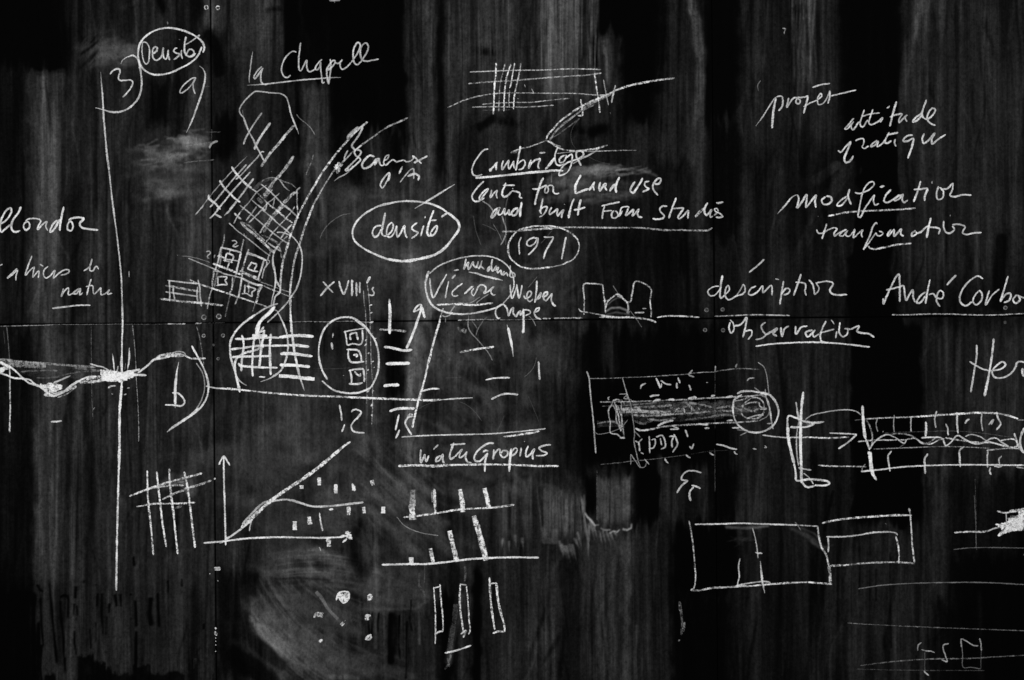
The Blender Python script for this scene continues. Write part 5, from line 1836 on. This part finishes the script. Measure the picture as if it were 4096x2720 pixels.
7 0.66 - 3492 437 3480 471 3476 494 3488 498 3517 483 3530 471 3520 490
6 0.64 - 3448 466 3482 456 3519 452
6 0.62 - 3547 433 3559 424
9 0.68 - 3586 406 3574 445 3559 506
7 0.66 - 3559 468 3589 458 3608 456 3597 475 3597 490 3612 475 3628 460 3620 471 3628 487
9 0.68 - 3706 399 3693 433 3687 460 3695 473
8 0.66 - 3689 452 3662 471 3651 487 3666 483 3689 460
7 0.66 - 3695 473 3708 477 3731 460 3741 437 3729 433 3710 460 3710 479 3723 494 3742 502
S word
7 0.64 - 3352 601 3362 609 3383 586 3404 565
9 0.66 - 3404 567 3390 601 3377 636 3383 650 3400 644 3413 623
7 0.66 - 3421 563 3436 556 3454 556 3454 575 3448 586 3455 594 3475 584
7 0.66 - 3509 561 3490 575 3482 586 3498 582 3513 565 3509 586 3528 575 3543 556
8 0.66 - 3557 529 3543 556 3540 571 3547 573 3566 563
7 0.64 - 3547 540 3593 530
8 0.66 - 3582 556 3578 571 3584 586
8 0.66 - 3651 540 3628 544 3612 563 3628 565 3653 554 3649 582 3631 634
8 0.66 - 3697 533 3689 556 3695 573 3712 563 3739 533 3727 556 3729 575 3750 559 3783 538
P chalk_word|word modification in chalk at the right, underlined
7 0.66 t 3109 856 3142 820 3168 789 3188 778
8 0.68 - 3188 778 3195 793 3188 831 3207 808 3226 779 3226 804 3224 829 3245 804 3264 781 3260 804 3264 831
8 0.68 - 3302 787 3287 800 3293 816 3314 816 3327 800 3321 787 3304 785
9 0.68 - 3398 756 3392 785 3404 818
8 0.68 - 3387 785 3360 804 3348 822 3364 822 3390 793
7 0.66 - 3419 770 3436 774 3471 762 3496 739 3494 728 3478 730 3459 751 3448 778 3440 816 3431 866
7 0.66 - 3431 866 3440 869 3459 835 3482 800 3498 779
7 0.66 - 3498 779 3494 804 3501 820 3515 814
9 0.66 - 3519 748 3538 744
8 0.68 - 3564 758 3543 781 3536 804 3547 810 3574 797 3597 778
8 0.68 - 3612 778 3586 789 3578 802 3597 795 3612 778 3608 800 3616 810 3631 800
9 0.7 - 3683 724 3670 766 3654 808
8 0.68 - 3654 758 3685 756 3712 753
9 0.68 - 3712 755 3700 781 3698 804
6 0.5 - 3729 724 3728 735
8 0.68 - 3754 745 3746 774 3750 797 3769 793 3773 766 3758 749
8 0.68 - 3765 756 3788 755 3811 734 3808 762 3800 781 3815 787 3853 779 3886 781
S underline
7 0.62 d 3312 864 3344 858 3383 850 3459 844 3536 841 3593 838 3662 833
P chalk_word|word transformation in chalk at the right, with a short underline
7 0.62 - 3266 918 3273 932 3291 932 3315 918 3338 910
8 0.66 - 3307 895 3297 926 3288 956
7 0.66 - 3338 910 3348 916 3338 930 3338 944 3358 930 3386 918
7 0.66 - 3386 918 3370 926 3358 942 3370 944 3390 922 3382 938 3394 946 3414 926
7 0.66 - 3414 926 3419 918 3414 950 3433 934 3451 920 3445 934 3450 950
7 0.66 - 3508 897 3504 891 3491 907 3481 938 3465 974 3453 999
6 0.62 - 3453 999 3473 974 3493 946 3504 930
7 0.66 - 3504 930 3508 942 3524 942 3532 932 3516 924
8 0.68 - 3564 918 3550 938 3552 944 3568 926 3576 918 3576 944 3595 926 3605 916 3603 938 3615 944
8 0.66 - 3663 922 3647 934 3647 944 3667 934 3663 926
7 0.66 - 3667 934 3686 926 3702 910 3718 903
10 0.7 - 3723 871 3714 910 3706 952
7 0.66 - 3710 909 3742 910 3758 916 3754 938
8 0.66 - 3775 883 3775 910 3785 930 3801 932 3817 918 3809 903
6 0.55 - 3801 859 3801 865
8 0.66 - 3809 899 3833 897 3860 907 3850 930 3864 938 3896 932 3926 930
S underline
7 0.62 d 3469 978 3477 990 3493 996 3536 990 3580 980 3647 973
P chalk_word|cut off chalk name at the right edge
8 0.66 - 3532 1193 3534 1215 3544 1191 3564 1148 3584 1108 3597 1094
9 0.68 - 3597 1096 3599 1148 3599 1207
8 0.64 - 3544 1160 3580 1152 3615 1142
8 0.66 - 3615 1142 3619 1175 3625 1201 3639 1175 3651 1160 3653 1191 3661 1209
8 0.68 - 3720 1118 3710 1164 3702 1215
7 0.66 - 3702 1168 3678 1187 3667 1211 3680 1211 3702 1183
7 0.66 - 3714 1179 3732 1175 3746 1191 3769 1193 3773 1171 3761 1162 3750 1175 3746 1203 3760 1227
9 0.64 - 3825 1100 3805 1120 3787 1140
8 0.66 - 3932 1116 3912 1104 3888 1116 3856 1148 3839 1187 3843 1211 3864 1223 3888 1207
8 0.66 - 3916 1162 3896 1187 3892 1207 3904 1219 3924 1203 3928 1175 3916 1160
7 0.66 - 3957 1162 3947 1195 3943 1219 3967 1183 3997 1156
8 0.68 - 4032 1104 4019 1148 4001 1207
8 0.66 - 4001 1207 4026 1175 4042 1175 4038 1199 4015 1211
8 0.66 - 4066 1179 4052 1199 4062 1213 4080 1199 4070 1179
7 0.64 - 4074 1183 4098 1193
S underline
5 0.55 d 3568 1259 3635 1259 3714 1256 3793 1256 3872 1259 3971 1260 4096 1254
P chalk_sketch|dusty chalk plan of a long tube with circles at its ends
S frame
6 0.55 - 2347 1485 2356 1510 2360 1556 2368 1633 2375 1698 2378 1748 2381 1782 2383 1813
3.5 0.41 - 2377 1725 2389 1736 2408 1735 2446 1727 2485 1709 2511 1679
3.5 0.46 d 2360 1514 2435 1513 2504 1510 2588 1507 2664 1502 2741 1497 2798 1490 2856 1488
4.5 0.37 d 2856 1487 2913 1478 2971 1474 3039 1478
4.5 0.46 - 2490 1512 2500 1549 2511 1583 2523 1621 2530 1667 2538 1729 2536 1767 2546 1813 2552 1843
3.5 0.46 - 2552 1843 2565 1870 2580 1866 2588 1847 2596 1859
3.5 0.32 d 2400 1858 2473 1851 2523 1845 2588 1839 2664 1830 2741 1820
4.5 0.46 - 2523 1817 2523 1859
4.5 0.46 - 2523 1817 2538 1839 2561 1872
4.5 0.51 - 3032 1449 3055 1468 3066 1499 3074 1560 3076 1575
2.5 0.23 d 2860 1461 2860 1717
3.5 0.18 d 2760 1817 2837 1805 2913 1801
4.5 0.51 - 2578 1836 2596 1857
S tube_body
64 0.2 d 2485 1635 2588 1635 2703 1633 2856 1633 2971 1633
60 0.14 d 2534 1663 2664 1663 2760 1660 2894 1648
14 0.5 d 2488 1637 2534 1635 2565 1639
16 0.46 d 2488 1646 2534 1644 2611 1648 2684 1650
9 0.46 d 2534 1660 2588 1663 2645 1661 2695 1656
10 0.4 d 2534 1629 2611 1627 2687 1621
8 0.4 d 2634 1660 2703 1656 2779 1652 2856 1644 2932 1644
12 0.36 d 2680 1629 2718 1644 2749 1621 2779 1644
10 0.34 d 2718 1610 2779 1614 2848 1629
9 0.38 d 2867 1633 2917 1625 2963 1637
8 0.34 d 2588 1675 2645 1681 2703 1671
12 0.3 d 2538 1683 2573 1694 2619 1675
9 0.32 d 2741 1679 2818 1671 2894 1660 2948 1663
30 0.16 d 2389 1698 2446 1694 2500 1698
8 0.36 d 2389 1694 2446 1686 2473 1694
30 0.22 d 2948 1637 3028 1637
9 0.36 d 2971 1629 3009 1644 3039 1633
6 0.5 d 2400 1608 2473 1607 2534 1606 2603 1604 2684 1600 2752 1598 2818 1593 2909 1589 3020 1583
4.5 0.32 d 2408 1625 2511 1621 2626 1610
7 0.5 d 2542 1713 2569 1721 2603 1717 2649 1707 2703 1702 2798 1696 2875 1692 2971 1688 3032 1683
S tick
9 0.64 - 2630 1704 2657 1690 2693 1681
S tick
9 0.64 - 2542 1713 2561 1721 2596 1719
S tick
6 0.6 - 2680 1717 2714 1715 2691 1704
S tick
8 0.6 - 2795 1696 2833 1699
S tick
9 0.6 - 2818 1712 2837 1713
S tick
7 0.58 - 2907 1683 2932 1681
S tick
8 0.6 - 2928 1711 2959 1711
S tick
4.5 0.46 - 2959 1742 2988 1729
S tick
4.5 0.41 - 2948 1719 2971 1721 2990 1725
S tick
8 0.62 - 2599 1586 2615 1582 2638 1580
S tick
8 0.62 - 2611 1608 2622 1600 2643 1598
S tick
9 0.62 - 2674 1598 2699 1599
S tick
9 0.62 - 2752 1595 2772 1590 2787 1591
S tick
10 0.6 - 2844 1585 2860 1581
S tick
9 0.6 - 2904 1589 2932 1585
S tick
9 0.62 t 2561 1556 2567 1541 2584 1533
S tick
8 0.64 - 2624 1512 2634 1533 2641 1554
S tick
6 0.6 - 2643 1522 2664 1535 2685 1539
S tick
6 0.6 - 2643 1552 2647 1533
S tick
9 0.62 - 2712 1510 2720 1533
S tick
9 0.62 - 2707 1531 2708 1554
S tick
7 0.6 - 2756 1539 2764 1562
S tick
9 0.5 - 2825 1530 2832 1530
S tick
7 0.55 - 2770 1480 2756 1499 2777 1508
S tick
7 0.5 - 2948 1455 2942 1470
S tick
6 0.5 - 2862 1463 2860 1484
S tick
6 0.55 - 2988 1524 2997 1514 3017 1512
S tick
7 0.58 - 2435 1600 2433 1591 2439 1587
S tick
4.5 0.46 - 2477 1577 2508 1577 2496 1593 2511 1595 2504 1583
S tick
6 0.55 - 2540 1763 2553 1769 2569 1755
S tick
7 0.58 - 2555 1769 2559 1805
S tick
6 0.55 - 2563 1809 2574 1817
S tick
6 0.58 - 2597 1744 2599 1813
S tick
6 0.58 - 2605 1759 2620 1757 2615 1790 2594 1794
S tick
7 0.58 - 2624 1748 2649 1742 2661 1786 2643 1797
S tick
7 0.58 - 2641 1753 2647 1782
S tick
7 0.58 - 2676 1746 2693 1746 2687 1767 2689 1790
S tick
7 0.58 - 2695 1736 2703 1751 2710 1776 2699 1797 2689 1809
S tick
8 0.6 - 2741 1719 2752 1748
S tick
7 0.58 - 2758 1784 2766 1794 2775 1774
S tick
8 0.62 - 2865 1777 2894 1782 2921 1792 2948 1798
S tick
8 0.6 t 2659 1832 2663 1843 2674 1853
S tick
8 0.6 t 2743 1818 2752 1826 2762 1832
S tick
8 0.6 t 2837 1809 2844 1815 2856 1821
S tick
7 0.58 - 2936 1805 2940 1813 2950 1817
S tick
7 0.55 - 3011 1794 3026 1797
S tick
6 0.55 - 3059 1782 3066 1790 3057 1790
S tick
4.5 0.46 d 2697 1652 2710 1635 2722 1633
S tick
6 0.55 - 2735 1633 2739 1652
S tick
4.5 0.46 - 2766 1625 2766 1650
S tick
4.5 0.46 - 2793 1629 2798 1640
S tick
4.5 0.46 - 2819 1616 2824 1629
S tick
4.5 0.46 - 2538 1725 2561 1748
S end_ring
9 0.66 - 2948 1575 2967 1566 3001 1564 3039 1570 3074 1577 3101 1606 3114 1644 3105 1683 3082 1711 3047 1727 3013 1730 2978 1719 2948 1694 2934 1660 2932 1629 2938 1598 2967 1579
7 0.5 d 2938 1604 2971 1598 3001 1587 3047 1581 3070 1602 3080 1644 3085 1679
6 0.5 d 2967 1629 2978 1619 3005 1610 3036 1612 3039 1625 3066 1635 3039 1637
6 0.5 d 2967 1621 2965 1652 2978 1667 3009 1675 3039 1667 3055 1644 3053 1610 3036 1593 3009 1591 2986 1606 2967 1625
6 0.55 - 2986 1675 3024 1662 3055 1660
4.5 0.41 - 3017 1549 3047 1575 3070 1598 3078 1637 3070 1663 3036 1683
6 0.5 - 3061 1556 3062 1575 3070 1610 3082 1644 3085 1683 3093 1717
10 0.6 d 3039 1572 3070 1579
4.5 0.37 - 3005 1675 3036 1673 3059 1648
6 0.5 - 3068 1694 3087 1694
S end_ring
6 0.55 - 2446 1621 2435 1637 2435 1660 2441 1690 2442 1730 2469 1738 2485 1751 2498 1751
6 0.5 d 2446 1621 2454 1602 2477 1600 2485 1614 2485 1644 2488 1679 2496 1748
6 0.5 - 2450 1618 2464 1644 2465 1679 2477 1706 2485 1725
6 0.5 d 2464 1618 2473 1660 2479 1698 2483 1725
6 0.45 d 2454 1602 2465 1629 2469 1660
7 0.5 d 2471 1621 2485 1667 2485 1721
8 0.55 - 2479 1751 2500 1752
3.5 0.37 - 2485 1598 2500 1619
4.5 0.41 - 2517 1595 2538 1612
P chalk_word|two small curved chalk letters below the tube plan
7 0.66 - 2806 1891 2779 1884 2752 1884 2733 1897 2726 1918 2752 1922
9 0.66 - 2752 1922 2726 1943 2707 1972
8 0.66 - 2766 1941 2783 1945 2802 1954
9 0.66 - 2775 1947 2760 1966 2758 1985 2763 2004
P chalk_sketch|bold chalk section with an upright pole and an arrow to the right
11 0.72 - 3213 1567 3206 1631 3203 1684 3203 1773 3205 1862 3206 1933
13 0.74 - 3203 1684 3202 1773 3204 1862
8 0.64 - 3184 1608 3190 1649 3196 1684
6 0.55 - 3196 1684 3187 1738 3187 1808 3194 1862
9 0.68 - 3201 1680 3183 1671 3154 1664 3150 1702 3150 1729
13 0.7 - 3152 1707 3152 1746 3163 1800 3176 1853
9 0.7 - 3176 1853 3183 1893 3186 1921 3236 1917 3272 1919 3311 1926 3319 1933 3303 1941 3258 1941
9 0.68 - 3258 1944 3227 1948 3214 1937 3205 1915
5 0.6 - 3214 1893 3236 1910 3254 1937
9 0.66 - 3201 1682 3227 1687 3258 1691 3297 1687
9 0.68 - 3258 1695 3227 1707 3201 1709 3161 1709
14 0.3 d 3223 1695 3249 1693
7 0.6 - 3209 1875 3245 1880
11 0.6 - 3194 1870 3214 1877
6 0.62 - 3050 1740 3094 1746 3147 1751
7 0.66 d 3147 1751 3227 1749 3316 1752 3396 1748
6 0.66 - 3318 1732 3369 1734 3427 1737
7 0.66 - 3427 1737 3396 1766 3353 1795
5 0.55 - 3221 1678 3249 1660 3298 1649 3360 1640 3404 1640 3431 1649 3444 1660
P chalk_sketch|chalk band of ticked cells with a twisting wave at the right edge
S end_bar
13 0.74 - 3450 1622 3451 1658 3454 1707 3462 1755
S end_bar
11 0.74 - 3451 1658 3454 1684 3458 1729
S end_bar
8 0.66 - 3462 1755 3471 1777 3478 1800
S end_bar
14 0.76 - 3473 1806 3479 1817
S end_bar
17 0.76 - 3479 1808 3482 1839 3486 1879 3493 1902
S end_bar
12 0.74 t 3489 1888 3497 1906 3506 1921
S end_bar
6 0.5 d 3466 1680 3480 1707 3489 1742 3486 1786
S band_line
6 0.6 d 3462 1676 3551 1671 3626 1669 3692 1664
8 0.68 d 3670 1667 3759 1660 3825 1656 3914 1651 3980 1653 4025 1660 4073 1676
5 0.45 - 4069 1680 4096 1680
4 0.3 d 3418 1681 3462 1676
6 0.58 d 3431 1766 3493 1761 3559 1760 3626 1759
4 0.45 d 3493 1796 3582 1793 3670 1789 3781 1786 3892 1789 3958 1793
3 0.25 d 3537 1731 3670 1727 3803 1724 3914 1731 4047 1749
7 0.68 - 3444 1886 3515 1879 3604 1868 3715 1862 3847 1859 4096 1861
6 0.6 d 3272 1861 3338 1865 3396 1865 3466 1867
5 0.4 - 3447 1890 3451 1868 3462 1857
S wave
6 0.6 - 3480 1795 3493 1773 3515 1753 3548 1738 3582 1751 3617 1773 3626 1758
6 0.6 d 3626 1758 3661 1753 3688 1773 3723 1775 3759 1758 3777 1755
6 0.45 d 3548 1738 3608 1735 3653 1746 3684 1769 3710 1773 3741 1753
7 0.68 - 3684 1751 3732 1749 3768 1753 3783 1782 3803 1769 3830 1742 3861 1758 3901 1775 3936 1771
6 0.6 d 3781 1751 3847 1762 3914 1769 3967 1771 4025 1786 4073 1795
6 0.6 - 3861 1746 3883 1738 3918 1746 3945 1762 3980 1773 4020 1782
7 0.64 - 3936 1769 3967 1753 3985 1753 4007 1769 4034 1786
7 0.64 d 3998 1764 4025 1758 4056 1758 4069 1773 4065 1786 4025 1786 3980 1773
6 0.5 d 3945 1802 4003 1795 4069 1793
8 0.6 d 4056 1733 4069 1769 4078 1800
10 0.66 - 4098 1711 4084 1742 4080 1773 4087 1800 4098 1813
4 0.3 - 3622 1773 3595 1791
S cell_tick
5 0.5 - 3509 1671 3504 1698 3511 1727
S cell_tick
5 0.5 - 3577 1660 3574 1698 3577 1729
S cell_tick
6 0.58 - 3644 1667 3643 1698 3644 1727
S cell_tick
7 0.62 - 3746 1644 3739 1676 3743 1711
S cell_tick
8 0.66 - 3828 1649 3828 1693 3832 1733
S cell_tick
6 0.6 - 3927 1653 3925 1689 3931 1724
S cell_tick
8 0.62 - 3987 1647 3991 1671 4003 1695 3985 1720
S cell_tick
10 0.7 - 3703 1687 3705 1711 3702 1746
S cell_tick
8 0.66 - 3783 1695 3791 1715 3792 1742
S cell_tick
8 0.62 - 3861 1695 3867 1682 3878 1676
S cell_tick
8 0.62 - 3954 1700 3974 1678 3965 1698
S cell_tick
6 0.55 - 3533 1724 3531 1729
S cell_tick
8 0.62 - 3566 1804 3553 1822 3555 1853 3560 1886
S cell_tick
9 0.64 - 3712 1815 3699 1835 3699 1862 3701 1895
S cell_tick
8 0.64 - 3854 1789 3839 1800 3839 1835 3841 1868
S cell_tick
7 0.62 - 3952 1800 3949 1831 3950 1870
S cell_tick
6 0.58 - 4007 1824 3996 1835 3998 1857
S cell_tick
6 0.6 - 3976 1864 3998 1868 4009 1864
S cell_tick
9 0.62 - 3963 1870 3958 1884 3965 1899
S cell_tick
6 0.58 - 4065 1868 4096 1873
P chalk_word|cut off chalk word starting Her at the right edge
8 0.66 - 3906 1379 3907 1419 3896 1489 3883 1569
10 0.68 - 3975 1354 3967 1427 3954 1507 3938 1585
7 0.64 - 3878 1446 3905 1463 3936 1478 3963 1483
8 0.66 - 3963 1483 4003 1476 4022 1458 4011 1447 3985 1463 3969 1485 3976 1507 4003 1512 4038 1498 4060 1472 4069 1450 4082 1446 4098 1450
10 0.66 - 4091 1472 4089 1489 4096 1507
P chalk_sketch|chalk elevation of joined boxes with a curved side at the lower right
6 0.58 d 2756 2083 2766 2136 2773 2189 2779 2260 2782 2312 2775 2352 2764 2359
7 0.66 - 2779 2097 2865 2096 2962 2093 3054 2096 3120 2098 3187 2100
6 0.6 d 3187 2100 3235 2103 3270 2105
8 0.58 d 2761 2359 2795 2362 2843 2352 2900 2349 2988 2343
7 0.64 d 2944 2342 2988 2344 3076 2337 3165 2331 3231 2329 3275 2332 3328 2337
6 0.62 - 2944 2342 2997 2332 3059 2326 3079 2330 3081 2337
5 0.58 - 3010 2112 3019 2145 3028 2193 3032 2233
7 0.6 - 3021 2209 3032 2212 3050 2213
6 0.62 - 2960 2233 2954 2268 2957 2304 2949 2341
9 0.68 t 3041 2244 3046 2295 3051 2334 3059 2372
5 0.4 - 3180 2088 3193 2105 3204 2121
8 0.64 d 3270 2103 3275 2145 3286 2189 3305 2220 3314 2260
13 0.58 d 3314 2260 3320 2295 3321 2334
S side_box
8 0.66 d 3288 2093 3341 2081 3420 2071 3495 2066 3583 2061 3647 2061
10 0.64 - 3636 2033 3639 2048
7 0.6 d 3640 2048 3645 2114 3649 2180 3658 2251
7 0.64 - 3305 2147 3363 2147 3429 2141 3495 2130 3561 2128 3583 2132 3590 2141
7 0.62 d 3583 2145 3592 2180 3596 2215 3594 2253
7 0.6 - 3312 2149 3314 2180 3312 2209
8 0.58 d 3321 2263 3385 2260 3451 2253 3517 2250 3596 2249 3660 2254
P chalk_line|
5 0.36 - 3432 2355 3526 2341 3630 2334 3772 2330 3937 2330 4096 2338
P chalk_line|
4 0.32 d 3390 2492 3489 2498 3630 2505 3772 2511 3913 2516 4096 2523
P chalk_line|
5 0.34 d 3442 2662 3536 2650 3630 2641 3748 2635 3866 2634 3984 2627 4096 2621
P chalk_line|
4 0.22 d 3427 2676 3536 2679 3677 2681 3937 2682
P chalk_line|
4 0.32 - 3814 2198 3866 2192 3937 2190 4096 2192
P chalk_line|
3 0.3 - 3897 1980 3900 2037 3903 2122 3904 2192
P chalk_line|
8 0.6 d 3817 2130 3866 2127 3946 2125 3975 2114 4008 2107
P chalk_mark|solid scribbled chalk patch at the right edge
0 0.76 F 3979 2100 4024 2086 4060 2074 4097 2051 4097 2117 4036 2129 3989 2145 4003 2114
12 0.66 d 3991 2143 4036 2122 4097 2117
44 0.62 d 4036 2091 4097 2072
30 0.6 d 4017 2114 4097 2100
7 0.6 d 3987 2044 4022 2051 4074 2039 4097 2034
12 0.6 d 4036 2046 4097 2039
24 0.7 d 4074 2055 4097 2051
5 0.55 - 4024 2048 4026 2093
10 0.5 d 4041 2065 4064 2070
P chalk_word|faint chalk letters on the lowest lines at the bottom right
5 0.5 - 3670 2603 3673 2579 3686 2570
5 0.52 - 3685 2598 3706 2604 3725 2605 3739 2611
3 0.3 - 3699 2608 3699 2683
7 0.55 - 3695 2683 3703 2692 3715 2702
6 0.52 - 3795 2574 3774 2580 3772 2593 3781 2622 3788 2646 3765 2638
6 0.52 - 3845 2589 3845 2556 3866 2565 3895 2582 3913 2583
4 0.35 - 3845 2556 3850 2617 3853 2669 3885 2669 3923 2676
6 0.5 - 3918 2553 3924 2575 3925 2603
3 0.3 - 3925 2603 3923 2676
P chalk_line|
4 0.42 d -8 1305 57 1304 115 1302 172 1301 230 1298
P chalk_line|
3 0.36 d 230 1298 344 1298 421 1297 490 1296
P chalk_line|
3 0.3 d 498 1297 612 1297 670 1296
P chalk_line|
5 0.5 d 670 1296 742 1295
P chalk_line|
7 0.55 d 781 1295 808 1291
P chalk_line|
3 0.25 d 808 1293 899 1291
P chalk_line|
4 0.4 d 1166 1288 1237 1286 1314 1287 1390 1285 1480 1289
P chalk_line|
3 0.18 d 1250 1474 1326 1475 1403 1471
P chalk_line|
5 0.5 d 1832 1281 1876 1279 1933 1278
P chalk_line|
4 0.38 d 1933 1278 1989 1279 2073 1279 2157 1276
P chalk_line|
6 0.55 d 2171 1274 2202 1274
P chalk_line|
6 0.5 d 2216 1273 2269 1272 2325 1271
P chalk_mark|
5 0.55 - 1317 3 1360 2
P chalk_mark|
3 0.4 - 1338 0 1339 12
P chalk_mark|
6 0.5 d 3130 113 3144 116
P chalk_mark|
4 0.42 d 3144 116 3138 125 3137 139
P chalk_mark|
8 0.67 l 857 2271 878 2271 878 2279 859 2279
P chalk_mark|
11 0.67 - 838 2295 841 2295
P chalk_mark|
11 0.74 - 862 2509 863 2517
P chalk_mark|
12 0.78 d 863 2524 864 2543
P chalk_mark|
10 0.72 - 862 2550 864 2554
P chalk_mark|
11 0.72 - 862 2564 864 2566
P chalk_mark|
10 0.72 - 862 2578 864 2581
P chalk_mark|
11 0.72 - 862 2604 864 2606
P chalk_mark|
8 0.62 - 871 2321 873 2325
P chalk_mark|
7 0.52 - 854 1377 860 1381
P chalk_scratch|
12 0.28 d 2718 2405 2725 2453 2729 2505 2725 2540
P chalk_scratch|
8 0.36 d 2716 2414 2719 2444
P chalk_scratch|
10 0.4 d 2738 2488 2733 2527
P chalk_scratch|
7 0.4 - 2712 2564 2720 2559
P chalk_scratch|
5 0.22 d 2388 1880 2388 2080
P chalk_scratch|
3 0.22 d 3900 1915 3904 2054 3906 2201
P chalk_scratch|
4 0.2 d 2859 1794 2860 1967
P chalk_scratch|
3 0.2 d 4095 2214 4097 2219
P chalk_scratch|
10 0.28 d 1859 2264 1862 2294 1859 2325
P chalk_scratch|
22 0.2 d 1824 2416 1817 2485 1805 2554 1798 2607
P chalk_scratch|
9 0.3 d 1805 2611 1794 2657 1779 2678
P chalk_scratch|
8 0.26 d 1790 2630 1798 2668
P chalk_scratch|
10 0.2 d 1679 2291 1676 2340 1695 2371 1702 2416
P chalk_scratch|
12 0.2 d 1672 2554 1679 2561
P chalk_scratch|
4 0.25 d 1699 2260 1699 2294 1697 2332"""
# name|label of each chalk part, its sub-parts (S), then strokes: width, brightness, flags, photo-traced points in millimetres
cur = None
def flush(part):
    if part is None: return
    own = [s for n, ss in part['subs'] if n == '-' for s in ss]
    if own: po = chalk_mesh(part['name'], own, board)
    else:
        po = bpy.data.objects.new(part['name'], None); link(po, board)
    if part['label']: po["label"] = part['label']
    for n, ss in part['subs']:
        if n != '-' and ss: chalk_mesh(n, ss, po)
for ln in STROKES.split('\n'):
    if ln.startswith('P '):
        flush(cur)
        n, l = ln[2:].split('|'); cur = dict(name=n, label=l, subs=[['-', []]])
    elif ln.startswith('S '):
        cur['subs'].append([ln[2:], []])
    else:
        t = ln.split(); v = [float(x) for x in t[3:]]
        cur['subs'][-1][1].append((float(t[0]), float(t[1]), t[2], [(v[i], v[i + 1]) for i in range(0, len(v), 2)]))
flush(cur)
